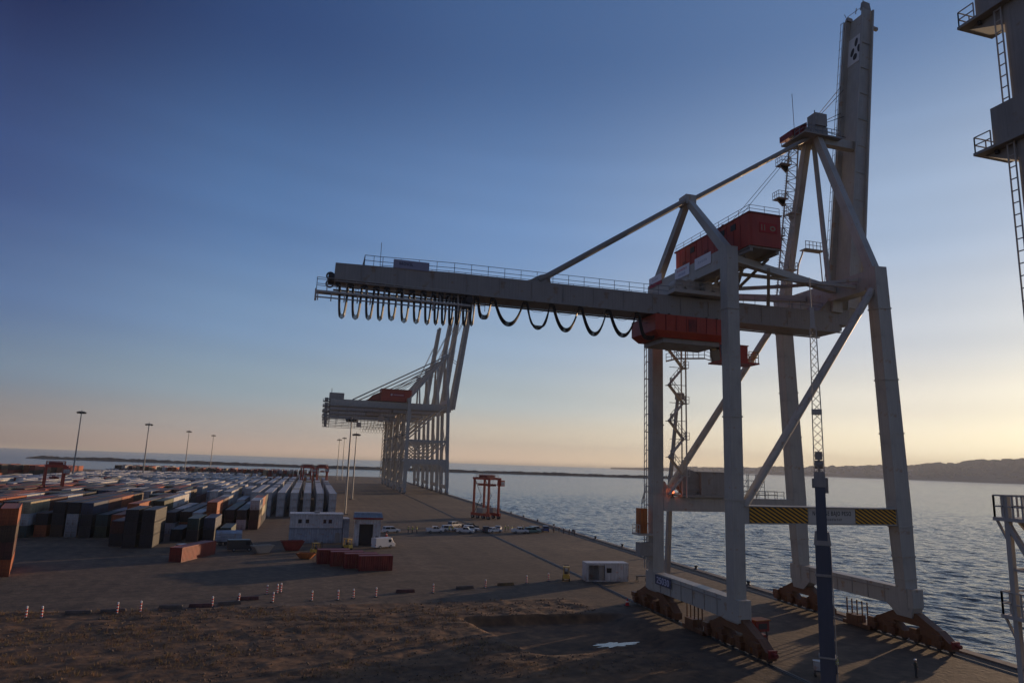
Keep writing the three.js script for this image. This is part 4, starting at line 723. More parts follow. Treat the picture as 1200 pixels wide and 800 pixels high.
  for (let s = 4; s < L; s += 6.5) new B().hex([at(s, -0.8, 2.2), at(s, 0.9, 2.2), at(s, 0.9, -2.2), at(s, -0.8, -2.2), at(s + 0.8, -0.8, 2.2), at(s + 0.8, 0.9, 2.2), at(s + 0.8, 0.9, -2.2), at(s + 0.8, -0.8, -2.2)]).mesh('boom_tie', m, C);
  { const w = new B(); for (const z of [4.3]) { for (let s = 1; s < L - 1; s += 2) w.hex([at(s, -0.5, z + 0.4), at(s, 0.1, z + 0.4), at(s, 0.1, z - 0.4), at(s, -0.5, z - 0.4), at(s + 0.9, -0.5, z + 0.4), at(s + 0.9, 0.1, z + 0.4), at(s + 0.9, 0.1, z - 0.4), at(s + 0.9, -0.5, z - 0.4)]); } w.beam(at(0, -0.6, 4.7), at(L, -0.6, 4.7), 0.1, 0.1); const o = w.mesh('boom_ladder', M.steelD, C); o.userData.kind = 'stuff'; }
  // trolley, cab, spreader drawn back under the girders
  { const T = new B().box(-9 + tx, tx, 48.2, 50.2, -4.6, 4.6).mesh('trolley', M.steelD, C); new B().box(tx - 1, tx + 2.4, 44.6, 48.1, 1.2, 4.2).mesh('operator_cab', m, C); }
  // lift and stair on the land legs
  { const b = new B(); for (const z of [-7.6, -6]) for (const x of [-2.6, -1.1]) b.beam(V(x, 5, z), V(x, 50, z), 0.18, 0.18); for (let y = 6, k = 0; y < 50; y += 3, k++) { b.beam(V(-2.6, y, k % 2 ? -7.6 : -6), V(-1.1, y + 3, k % 2 ? -6 : -7.6), 0.14, 0.5); b.box(-2.9, -0.9, y - 0.06, y + 0.06, -8, -5.6); } b.mesh('stair_tower', M.steelD, C); }
  { const b = new B(); for (const z of [9, -9]) { b.tube(V(G + 1.2, 50.5, z * 0.4), V(36, 98, z * 0.3), 0.07, 0.07, 4); } b.mesh('hoist_ropes', M.rope, C); }
  return C;
}
const bigTurn = -0.0177;
const crane1 = bigCrane('quay crane with red lettered machinery house, first in the far row', [55.2, 0, -431], -bigTurn);
[['second quay crane in the far row along the quay', -470, 0.120, -14, 0], ['third quay crane in the far row along the quay', -516, 0.150, 6, 1], ['last quay crane at the end of the far row', -566, 0.128, -24, 0]].forEach(([l, z, lean, tx, br]) => bigCrane(l, [55.2 + (-431 - z) * 0.0177, 0, z], -bigTurn, lean, tx, 47, br));

// ---------------------------------------------------------------- neighbouring crane, whose land leg stands at the edge of the view
{
  const C = thing('quay_crane', 'dark crane leg with bracketed cabinets, ladder and stair tower beside the bay', 'crane', [0, 0, 0]);
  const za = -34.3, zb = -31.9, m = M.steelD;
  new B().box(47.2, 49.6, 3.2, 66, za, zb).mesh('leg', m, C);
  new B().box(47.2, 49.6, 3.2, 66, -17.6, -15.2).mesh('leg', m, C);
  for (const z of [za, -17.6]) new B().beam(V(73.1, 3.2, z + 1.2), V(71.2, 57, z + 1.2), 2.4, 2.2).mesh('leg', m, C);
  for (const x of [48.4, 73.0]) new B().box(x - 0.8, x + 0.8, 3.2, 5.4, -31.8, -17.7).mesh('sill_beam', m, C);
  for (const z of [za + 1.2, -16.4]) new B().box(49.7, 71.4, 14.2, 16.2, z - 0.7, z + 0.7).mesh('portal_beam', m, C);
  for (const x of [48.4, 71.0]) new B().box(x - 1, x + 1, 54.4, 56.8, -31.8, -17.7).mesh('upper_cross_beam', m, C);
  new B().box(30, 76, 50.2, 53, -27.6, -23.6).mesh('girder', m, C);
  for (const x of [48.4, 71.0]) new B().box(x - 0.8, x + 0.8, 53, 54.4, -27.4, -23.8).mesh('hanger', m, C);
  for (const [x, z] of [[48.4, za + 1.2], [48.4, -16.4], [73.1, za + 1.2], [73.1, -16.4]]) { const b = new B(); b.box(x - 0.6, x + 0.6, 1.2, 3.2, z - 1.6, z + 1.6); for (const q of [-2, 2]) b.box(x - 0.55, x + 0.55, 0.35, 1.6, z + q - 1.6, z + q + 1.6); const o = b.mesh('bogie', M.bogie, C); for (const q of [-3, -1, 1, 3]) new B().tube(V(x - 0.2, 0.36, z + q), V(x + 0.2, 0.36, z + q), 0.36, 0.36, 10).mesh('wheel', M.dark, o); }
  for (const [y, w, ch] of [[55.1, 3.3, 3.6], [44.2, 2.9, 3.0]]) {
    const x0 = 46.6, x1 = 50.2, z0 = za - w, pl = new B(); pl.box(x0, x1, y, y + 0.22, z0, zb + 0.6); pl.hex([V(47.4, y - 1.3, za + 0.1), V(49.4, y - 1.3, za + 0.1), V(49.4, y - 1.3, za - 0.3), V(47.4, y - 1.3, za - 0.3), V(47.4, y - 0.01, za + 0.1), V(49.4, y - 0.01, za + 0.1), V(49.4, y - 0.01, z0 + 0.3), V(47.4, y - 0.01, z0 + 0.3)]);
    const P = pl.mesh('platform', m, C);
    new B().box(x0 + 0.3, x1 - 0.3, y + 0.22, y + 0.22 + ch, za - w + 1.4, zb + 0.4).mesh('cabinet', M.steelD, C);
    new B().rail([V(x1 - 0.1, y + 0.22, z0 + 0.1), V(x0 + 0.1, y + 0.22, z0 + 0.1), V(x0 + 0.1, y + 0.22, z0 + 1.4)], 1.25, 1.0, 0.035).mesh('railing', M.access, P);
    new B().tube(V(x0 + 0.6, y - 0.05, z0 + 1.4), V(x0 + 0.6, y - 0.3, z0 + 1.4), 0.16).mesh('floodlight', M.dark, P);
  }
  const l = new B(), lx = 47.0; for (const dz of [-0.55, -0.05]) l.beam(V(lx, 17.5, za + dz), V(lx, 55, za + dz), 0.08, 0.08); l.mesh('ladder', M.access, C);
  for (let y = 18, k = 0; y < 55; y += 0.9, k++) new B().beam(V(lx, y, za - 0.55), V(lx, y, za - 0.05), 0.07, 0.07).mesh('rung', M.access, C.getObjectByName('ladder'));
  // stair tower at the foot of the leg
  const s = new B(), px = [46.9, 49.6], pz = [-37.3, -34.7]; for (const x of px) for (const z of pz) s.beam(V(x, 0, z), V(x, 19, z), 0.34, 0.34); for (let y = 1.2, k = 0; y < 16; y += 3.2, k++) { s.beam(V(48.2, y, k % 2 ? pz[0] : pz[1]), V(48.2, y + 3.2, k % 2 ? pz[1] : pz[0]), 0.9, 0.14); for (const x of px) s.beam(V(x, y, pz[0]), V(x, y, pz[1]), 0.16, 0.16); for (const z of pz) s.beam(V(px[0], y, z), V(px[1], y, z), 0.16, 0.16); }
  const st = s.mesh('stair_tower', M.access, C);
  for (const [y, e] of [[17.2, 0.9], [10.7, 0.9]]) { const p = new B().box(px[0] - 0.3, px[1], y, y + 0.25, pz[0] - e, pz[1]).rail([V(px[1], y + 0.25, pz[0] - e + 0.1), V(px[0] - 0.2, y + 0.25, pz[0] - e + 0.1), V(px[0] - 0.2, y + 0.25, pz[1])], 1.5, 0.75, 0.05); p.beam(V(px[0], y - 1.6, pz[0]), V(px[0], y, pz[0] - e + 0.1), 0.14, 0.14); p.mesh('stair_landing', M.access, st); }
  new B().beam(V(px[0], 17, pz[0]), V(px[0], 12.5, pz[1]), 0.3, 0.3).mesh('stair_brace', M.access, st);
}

// ---------------------------------------------------------------- mobile crane in front of the large crane (boom nearly upright)
{
  const C = thing('mobile_crane', 'blue mobile crane with upright telescopic boom and lattice jib in front of striped beam', 'mobile crane', [0, 0, 0]);
  const bx = 42.4, bz = -50.4, shift = () => C.children.forEach(o => { o.geometry.translate(-42.4, 0, 50.4); o.children.forEach(k => k.geometry.translate(-42.4, 0, 50.4)); });
  // carrier: drives towards the viewer
  new B().box(40.9, 43.7, 0.75, 1.55, -51.4, -38.5).mesh('chassis', M.blue, C);
  { const c = new B(); c.hex([V(41, 1.0, -36.4), V(43.6, 1.0, -36.4), V(43.6, 1.0, -38.4), V(41, 1.0, -38.4), V(41.1, 2.9, -36.9), V(43.5, 2.9, -36.9), V(43.5, 2.9, -38.4), V(41.1, 2.9, -38.4)]); const k = c.mesh('driver_cab', M.blue, C); new B().hex([V(41.2, 1.9, -36.58), V(43.4, 1.9, -36.58), V(43.4, 1.9, -36.7), V(41.2, 1.9, -36.7), V(41.25, 2.75, -36.83), V(43.35, 2.75, -36.83), V(43.35, 2.75, -36.95), V(41.25, 2.75, -36.95)]).mesh('windscreen', M.glass, k); }
  for (const z of [-50.6, -48.8, -45.2, -43.4, -40.6]) for (const x of [40.8, 43.8]) { const w = new B().tube(V(x - 0.2, 0.62, z), V(x + 0.2, 0.62, z), 0.62, 0.62, 18).mesh('wheel', M.tyre, C); new B().tube(V(x - 0.22, 0.62, z), V(x + 0.22, 0.62, z), 0.3, 0.3, 12).mesh('rim', M.galv, w); }
  new B().tube(V(42.3, 1.55, -46.6), V(42.3, 1.95, -46.6), 1.25, 1.25, 20).box(41.2, 43.5, 1.95, 2.7, -49.4, -43.6).mesh('slewing_deck', M.blue, C);
  new B().box(40.9, 43.8, 1.96, 3.4, -43.5, -42.4).mesh('counterweight', M.steelD, C);
  for (const z of [-50.0, -42.0]) for (const s of [-1, 1]) { const o = new B().box(Math.min(42.3 + s * 1.4, 42.3 + s * 3.6), Math.max(42.3 + s * 1.4, 42.3 + s * 3.6), 0.7, 1.0, z - 0.2, z + 0.2).tube(V(42.3 + s * 3.4, 0.12, z), V(42.3 + s * 3.4, 1.4, z), 0.14).box(42.3 + s * 3.4 - 0.45, 42.3 + s * 3.4 + 0.45, 0.03, 0.13, z - 0.45, z + 0.45); o.mesh('outrigger', M.galv, C); }
  // boom sections
  const sec = (y0, y1, w, d, m) => new B().beam(V(bx, y0, bz + 0.5), V(bx, y1, bz + 0.3), w, d, w, d).mesh('boom_section', m, C);
  sec(1.3, 14.3, 1.16, 1.25, M.blue); sec(14.3, 19.1, 0.82, 0.9, M.blue);
  new B().beam(V(bx, 14.1, bz + 0.3), V(bx, 15.2, bz + 0.3), 1.36, 1.36, 1.12, 1.15).mesh('boom_collar', M.steelD, C);
  new B().beam(V(bx, 11.6, bz + 0.4), V(bx, 11.8, bz + 0.4), 1.32, 1.34).mesh('boom_strap', M.steelD, C);
  new B().beam(V(bx, 5.2, bz + 0.45), V(bx, 5.33, bz + 0.45), 1.32, 1.36).mesh('boom_strap', M.steelD, C);
  new B().tube(V(bx + 0.72, 2.4, bz + 1.05), V(bx + 0.6, 14, bz + 0.95), 0.04, 0.04, 6).mesh('hydraulic_line', M.galv, C);
  new B().tube(V(42.3, 1.9, -48.2), V(bx, 3.2, bz + 0.9), 0.2, 0.22, 10).mesh('luffing_cylinder', M.galv, C);
  new B().beam(V(bx, 18.9, bz + 0.3), V(bx, 20.2, bz + 0.3), 1.0, 1.0, 0.84, 0.84).box(bx - 0.62, bx - 0.4, 18.8, 19.6, bz + 0.1, bz + 0.6).box(bx + 0.4, bx + 0.66, 18.4, 19.7, bz + 0.1, bz + 0.6).beam(V(bx, 20.1, bz + 0.3), V(bx, 20.7, bz + 0.3), 0.2, 0.2).tube(V(bx - 0.33, 20.8, bz + 0.3), V(bx + 0.33, 20.8, bz + 0.3), 0.36, 0.36, 14).beam(V(bx, 20.9, bz + 0.3), V(bx, 21.4, bz + 0.3), 0.2, 0.2).box(bx - 0.3, bx + 0.3, 21.2, 21.9, bz, bz + 0.6).mesh('jib_head', M.steelD, C);
  // lattice jib
  const J = (y0, y1, w0, w1, nm) => { const b = new B(), c = (y, w, i) => V(bx + [-1, 1, 1, -1][i] * w / 2, y, bz + 0.3 + [1, 1, -1, -1][i] * w / 2); const n = Math.round((y1 - y0) / 0.72); for (let i = 0; i < 4; i++) b.beam(c(y0, w0, i), c(y1, w1, i), 0.085, 0.085); for (let k = 0; k < n; k++) { const ya = lerp(y0, y1, k / n), yb = lerp(y0, y1, (k + 1) / n), wa = lerp(w0, w1, k / n), wb2 = lerp(w0, w1, (k + 1) / n); for (let i = 0; i < 4; i++) { const j = (i + 1) % 4; k % 2 ? b.beam(c(ya, wa, i), c(yb, wb2, j), 0.05, 0.05) : b.beam(c(ya, wa, j), c(yb, wb2, i), 0.05, 0.05); } } b.beam(c(y1, w1, 0), c(y1, w1, 1), 0.1, 0.1); return b.mesh(nm, M.access, C); };
  J(20.1, 25.3, 0.78, 0.72, 'lattice_jib'); J(25.4, 32.8, 0.7, 0.5, 'lattice_jib');
  new B().box(bx - 0.42, bx + 0.42, 25.1, 25.55, bz - 0.1, bz + 0.7).mesh('jib_joint', M.access, C);
  new B().beam(V(bx, 32.7, bz + 0.3), V(bx - 0.04, 34.7, bz + 0.3), 0.42, 0.42, 0.34, 0.34).tube(V(bx - 0.08, 34.6, bz + 0.3), V(bx - 0.12, 37.5, bz + 0.3), 0.06, 0.045, 6).mesh('jib_tip', M.access, C);
  shift(); C.position.set(42.4, 0, -50.4); C.rotation.y = -0.7;
}
// boom lift working behind the far landward leg
{
  const C = thing('boom_lift', 'dark boom lift with raised telescopic arm behind the stair tower of the crane', 'boom lift', [0, 0, 0]);
  new B().box(53.4, 56.4, 0.7, 1.7, -101.5, -97.5).mesh('chassis', M.orange, C);
  for (const x of [53.3, 56.5]) for (const z of [-100.8, -98.2]) new B().tube(V(x - 0.2, 0.55, z), V(x + 0.2, 0.55, z), 0.55, 0.55, 16).mesh('wheel', M.tyre, C);
  new B().box(53.8, 56.0, 1.7, 2.9, -100.8, -98.4).mesh('turret', M.orange, C);
  new B().beam(V(54.6, 2.6, -99.6), V(55.6, 19, -100), 0.7, 0.75, 0.6, 0.62).mesh('arm', M.steelD, C);
  new B().beam(V(55.6, 19, -100), V(57.0, 31.6, -100), 0.5, 0.5, 0.4, 0.4).mesh('arm', M.steelD, C);
  new B().box(56.7, 58.0, 31.2, 32.3, -100.4, -99.6).mesh('arm_head', M.steelD, C);
  new B().tube(V(57.8, 31.3, -100), V(57.5, 19, -100), 0.03, 0.03, 5).mesh('hook_line', M.rope, C);
}

// ---------------------------------------------------------------- light masts
function mast(label, x, z, h) {
  const C = thing('light_mast', label, 'light mast', [x, 0, z], rr(0, 1));
  new B().tube(V(0, 0.3, 0), V(0, h, 0), 0.42, 0.2, 12).mesh('pole', M.galv, C);
  new B().box(-0.9, 0.9, -0.02, 0.4, -0.9, 0.9).mesh('footing', M.conc, C);
  const r = new B(); r.add(new THREE.TorusGeometry(1.25, 0.09, 6, 20), new THREE.Matrix4().makeRotationX(Math.PI / 2).setPosition(0, h - 0.4, 0)); r.beam(V(-1.25, h - 0.4, 0), V(1.25, h - 0.4, 0), 0.12, 0.12); r.beam(V(0, h - 0.4, -1.25), V(0, h - 0.4, 1.25), 0.12, 0.12); r.tube(V(0, h, 0), V(0, h + 0.9, 0), 0.05); r.mesh('head_frame', M.dark, C);
  for (let k = 0; k < 8; k++) { const a = k / 8 * 6.283, f = new B(); const c = V(Math.cos(a) * 1.45, h - 0.75, Math.sin(a) * 1.45); f.beam(c, c.clone().add(V(Math.cos(a) * 0.5, -0.35, Math.sin(a) * 0.5)), 0.75, 0.6, 0.9, 0.75); f.mesh('floodlight', M.dark, C); }
  return C;
}
[['tall light mast rising beside the red straddle carrier in the yard', -108.7, -377, 38], ['light mast standing over the middle of the container rows', -90.8, -436, 35.6], ['slim far light mast over the container rows, the nearer of two', -94.3, -593, 36.8], ['slimmest farthest light mast over the container rows', -90.2, -703, 37],
 ['light mast beside the white office and gatehouse', 13.1, -257.4, 34.5], ['light mast on the apron beyond the gatehouse', 20.7, -350, 32.2], ['thin far light mast on the apron edge, left of a pair', 22.7, -625, 36], ['thin far light mast on the apron edge, right of a pair', 28.1, -652, 38.3]].forEach(a => mast(...a));

// ---------------------------------------------------------------- shipping containers
const CW = 2.44, CH = 2.6;
function containerGeo(L, ribs, open) {                                 // corrugated shell with corner posts and rails; base at y = 0, long axis z
  const b = new B(), w = CW / 2, l = L / 2, dp = 0.05, q = 0.12;
  b.box(-w, w, 0, q, -l, l);                                             // floor frame
  for (const x of [-w, w]) { const s = Math.sign(x); b.box(Math.min(x, x - s * 0.1), Math.max(x, x - s * 0.1), CH - 0.09, CH - 0.001, -l, l); }
  for (const x of [-1, 1]) for (const z of [-1, 1]) b.box(x > 0 ? w - 0.16 : -w, x > 0 ? w : -w + 0.16, 0.0, CH, z > 0 ? l - 0.18 : -l, z > 0 ? l : -l + 0.18);
  // corrugated sides
  for (const s of [-1, 1]) for (let k = 0; k < ribs; k++) {
    const z0 = -l + 0.18 + (L - 0.36) * k / ribs, dz = (L - 0.36) / ribs, xo = s * (w - 0.02), xi = s * (w - 0.02 - dp);
    const pts = [[xo, 0], [xo, 0.3], [xi, 0.5], [xi, 0.8], [xo, 1]].map(([x, f]) => [x, z0 + dz * f]);
    for (let j = 0; j < 4; j++) { const A = V(pts[j][0], q, pts[j][1]), D = V(pts[j + 1][0], q, pts[j + 1][1]), A2 = V(pts[j][0], CH - 0.09, pts[j][1]), D2 = V(pts[j + 1][0], CH - 0.09, pts[j + 1][1]); s > 0 ? b.quad(D, A, A2, D2) : b.quad(A, D, D2, A2); }
  }
  if (!open) b.box(-w + 0.1, w - 0.1, CH - 0.07, CH - 0.03, -l + 0.02, l - 0.02);
  b.box(-w + 0.16, w - 0.16, q, CH - 0.08, -l + 0.03, -l + 0.08);        // blind end
  b.box(-w + 0.16, w - 0.16, 0.0, CH - 0.08, l - 0.1, l - 0.06);         // door plane
  return b.geo();
}
const doorGeo = (() => { const b = new B(); b.box(-0.52, 0.52, 0.14, CH - 0.14, -0.03, 0.03); for (let y = 0.5; y < 2.3; y += 0.55) b.box(-0.46, 0.46, y, y + 0.2, 0.03, 0.05); return b.geo(); })();
const rodGeo = new B().tube(V(0, 0.1, 0), V(0, CH - 0.1, 0), 0.035, 0.035, 6).box(-0.12, 0.12, 1.0, 1.07, -0.02, 0.04).geo();
const sideMark = {};
const G40 = containerGeo(12.19, 26), G20 = containerGeo(6.06, 14), G40s = (() => { const b = new B(); b.box(-1.22, 1.22, 0, 2.57, -6.09, 6.09); b.box(-1.2, 1.2, 2.57, 2.6, -6.07, 6.07); return b.geo(); })();
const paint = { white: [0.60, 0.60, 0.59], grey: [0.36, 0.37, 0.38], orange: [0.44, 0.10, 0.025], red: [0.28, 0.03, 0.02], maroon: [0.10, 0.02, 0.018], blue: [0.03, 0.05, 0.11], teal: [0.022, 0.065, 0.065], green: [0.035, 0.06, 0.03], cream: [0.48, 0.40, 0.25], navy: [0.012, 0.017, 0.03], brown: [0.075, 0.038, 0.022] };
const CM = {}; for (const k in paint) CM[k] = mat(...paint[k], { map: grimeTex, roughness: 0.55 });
function fullContainer(color, geo, L, open) {
  const o = new THREE.Group(); put('shell', geo, CM[color], o);
  if (!open) for (const s of [-1, 1]) { const d = put('door_leaf', doorGeo, CM[color], o); d.position.set(s * 0.54, 0, L / 2 - 0.02); for (const r of [-0.25, 0.22]) { const k = put('lock_rod', rodGeo, CM[color], d); k.position.set(r, 0, 0.06); } }
  return o;
}
const proto = {};
const list = [];                                                        // every container of the yard: x, y, z, colour, yard block
const col = (x, z, n, h, colors, block) => {  for (let k = 0; k < n; k++) { const hh = Array.isArray(h) ? h[k % h.length] : h; for (let j = 0; j < hh; j++) { const c = typeof colors === 'function' ? colors(k, j, hh) : colors[(k + j * 3) % colors.length]; list.push({ x, y: j * CH, z: z - 6.1 - k * 12.4, c, block, top: j === hh - 1, front: k === 0, j, h: hh }); } } };
// coloured stacks nearest the road
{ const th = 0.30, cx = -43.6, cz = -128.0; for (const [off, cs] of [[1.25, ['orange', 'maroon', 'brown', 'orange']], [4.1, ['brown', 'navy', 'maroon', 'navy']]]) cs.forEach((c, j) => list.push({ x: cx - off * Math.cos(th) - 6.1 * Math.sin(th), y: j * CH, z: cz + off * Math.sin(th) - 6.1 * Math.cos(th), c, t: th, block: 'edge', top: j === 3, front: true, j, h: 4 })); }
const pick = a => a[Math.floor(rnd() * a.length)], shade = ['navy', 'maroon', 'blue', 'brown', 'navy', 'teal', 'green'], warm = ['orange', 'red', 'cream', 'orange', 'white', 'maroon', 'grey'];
const all = [...shade, ...warm, 'orange', 'navy', 'white'], mixed = () => pick(all);
// columns from the office outwards; a lower neighbour lets the low sun reach the side of a taller stack
const H3 = [3, 2, 2, 3, 2, 2, 2, 3, 3, 2, 2, 3, 3, 3, 2, 3, 3, 2, 3, 3, 3, 2, 3, 3];
H3.forEach((h, i) => { const x = -13.6 - i * 3.15, z0 = i < 3 ? -203 : i < 8 ? -192 : -182; col(x, z0 - (hash2(i, 5) - 0.5) * 3, i < 8 ? 3 : 4, [h, h, h, Math.min(3, h + (i % 2))], mixed, 'near'); });
col(-31.8, -163, 1, 3, ['navy', 'brown', 'green'], 'near'); col(-35.0, -163, 1, 3, ['navy', 'brown', 'maroon'], 'near'); col(-38.2, -166, 1, 2, ['navy', 'maroon'], 'near');  // near-black paint puts the shade on these stacks into their colour
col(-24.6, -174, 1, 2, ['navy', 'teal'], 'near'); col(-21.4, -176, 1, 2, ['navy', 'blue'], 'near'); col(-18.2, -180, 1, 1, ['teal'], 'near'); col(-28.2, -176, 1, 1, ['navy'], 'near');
for (let i = 0; i < 26; i++) { const x = -38 - i * 3.15; col(x, -236 - (i % 3) * 1.5, 4, [2 + (i % 4 !== 1), 3, 2 + (i % 3 !== 0), 3], mixed, 'mid'); }
// straddle rows of pale refrigerated boxes
const pale = (k, j, hh) => { const r = rnd(); return r < 0.90 ? 'white' : r < 0.95 ? 'grey' : r < 0.98 ? 'cream' : 'blue'; };
for (let i = 0; i < 31; i++) {
  const x = 8.2 - i * 4.2, z0 = i < 10 ? -246 : -292;
  let z = z0; for (let k = 0; k < 15; k++) { if (k === 5 + (i < 5 ? 3 : 0) || k === 11) { z -= 13; continue; } const h = i < 6 ? 3 : rnd() < 0.82 ? 3 : 2; col(x, z, 1, h, pale, k < 5 ? 'rows' : 'back'); z -= 12.4; }
}
// darker mixed block at the far end and tall warm stacks at the far left
for (let i = 0; i < 40; i++) { const x = 4 - i * 3.95; for (let k = 0; k < 5; k++) if (rnd() < 0.9) col(x, -600 - k * 12.6, 1, rnd() < 0.6 ? 3 : 2, () => ['maroon', 'brown', 'navy', 'orange', 'cream', 'red', 'white', 'grey'][Math.floor(rnd() * 8)], 'far'); }
for (let i = 0; i < 12; i++) { const x = -124 - i * 4.2; if (i % 4 === 3) continue; col(x, -418 - (i % 3) * 4, 2, 4, () => ['orange', 'orange', 'brown', 'red', 'cream'][Math.floor(rnd() * 5)], 'left'); }
for (let i = 0; i < 16; i++) { const x = -88 - i * 4; for (let k = 0; k < 10; k++) col(x, -232 - k * 12.6 - (k > 4 ? 12 : 0), 1, rnd() < 0.5 ? 2 : 3, () => ['orange', 'white', 'brown', 'white', 'red', 'cream', 'grey'][Math.floor(rnd() * 7)], 'back'); }
// individuals: the exposed containers that show largest; the rest of the yard is one mass
for (const c of list) { c.d = Math.hypot(c.x, c.z); const inView = Math.atan2(c.x, -c.z) > -0.40; c.show = inView && (c.top || c.front || (c.block === 'near' && c.j > 0) || c.block === 'edge') ? 1 : 0; }
const near = list.filter(c => c.block === 'near' || c.block === 'edge').length;
const ranked = list.filter(c => c.show).sort((a, b) => a.d - b.d).slice(0, 296), rest = list.filter(c => !ranked.includes(c));
const L1 = { edge: 'in the tall stack at the yard corner', near: 'in the shaded stacks behind the road', mid: 'in the coloured rows behind the shaded stacks', rows: 'in the long rows behind the white office', back: 'in the rows at the back of the yard', far: 'in the far end block', left: 'in the tall far stacks' };
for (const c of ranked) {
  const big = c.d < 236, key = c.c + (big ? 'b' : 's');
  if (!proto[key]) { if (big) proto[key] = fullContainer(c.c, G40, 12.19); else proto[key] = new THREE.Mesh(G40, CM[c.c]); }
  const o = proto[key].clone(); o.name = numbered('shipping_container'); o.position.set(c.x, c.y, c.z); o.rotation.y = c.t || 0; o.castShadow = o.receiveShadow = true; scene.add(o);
  o.userData = {}; {
    const lv = c.h === 1 ? 'single' : c.top ? 'topmost' : c.j === 0 ? 'bottom' : c.j === 1 && c.h > 3 ? 'second lowest' : 'middle', end = c.front ? 'end-of-row' : 'inner', nm = c.c === 'navy' ? 'dark navy' : c.c;
    tag(o, `${lv} ${nm} ${end} shipping container ${L1[c.block]}`, 'container', `${lv} ${nm} ${end} containers ${L1[c.block]}`);
  }
}
{
  const im = new THREE.InstancedMesh(G40s, mat(1, 1, 1, { map: grimeTex, roughness: 0.55 }), rest.length), m4 = new THREE.Matrix4(), cc = new THREE.Color();
  rest.forEach((c, k) => { m4.makeTranslation(c.x, c.y, c.z); im.setMatrixAt(k, m4); const p = paint[c.c], v = rr(0.85, 1.1); im.setColorAt(k, cc.setRGB(p[0] * v, p[1] * v, p[2] * v)); });
  im.name = 'container_yard_mass'; im.castShadow = im.receiveShadow = true; im.userData = { kind: 'stuff', label: 'distant mass of stacked containers filling the yard', category: 'containers' }; scene.add(im);
}
// single containers in front of the yard
{
  const o = fullContainer('red', G40, 12.19); o.name = numbered('shipping_container'); o.position.set(-20.4, 0, -148.6); o.rotation.y = -0.37 + Math.PI * 0; scene.add(o); tag(o, 'single red shipping container lying alone before the shaded stacks', 'container');
  const flats = [[5.6, -140.6], [8.0, -137.7], [10.4, -134.8], [12.8, -131.9]];
  const f0 = fullContainer('red', G20, 6.06);
  flats.forEach(([x, z], k) => { const f = f0.clone(); f.name = numbered('short_container'); f.position.set(x, 0, z); f.rotation.y = Math.PI / 2 + 0.06; scene.add(f); f.userData = {}; tag(f, 'red twenty-foot container in the staggered row on the open apron', 'container', 'four red containers side by side on the apron'); });
  // white box with an open dark doorway
  const w = thing('site_container', 'white site container with an open dark doorway beside the crane', 'container', [52.2, 0, -117.6], -0.07);
  const b = new B(), l = 3.9, d = 1.3; b.box(-l, l, 0, 0.15, -d, d); b.box(-l, l, 3.0, 3.16, -d, d); b.box(-l, l, 0.15, 3.0, -d, -d + 0.08); b.box(l - 0.08, l, 0.15, 3.0, -d, d); b.box(-l, -l + 0.35, 0.15, 3.0, d - 0.1, d); b.box(-0.5, l, 0.15, 3.0, d - 0.1, d); b.box(-l, -l + 0.08, 0.15, 3.0, -d, d); b.box(-l + 0.35, -0.5, 2.75, 3.0, d - 0.1, d); b.mesh('shell', M.white, w);
  new B().box(-1.6, -0.55, 0.16, 2.7, d - 0.35, d - 0.28).mesh('inner_door', M.steelD, w);
  new B().box(-0.2, 0.7, 1.5, 2.3, d, d + 0.03).mesh('window', M.glass, w);
}

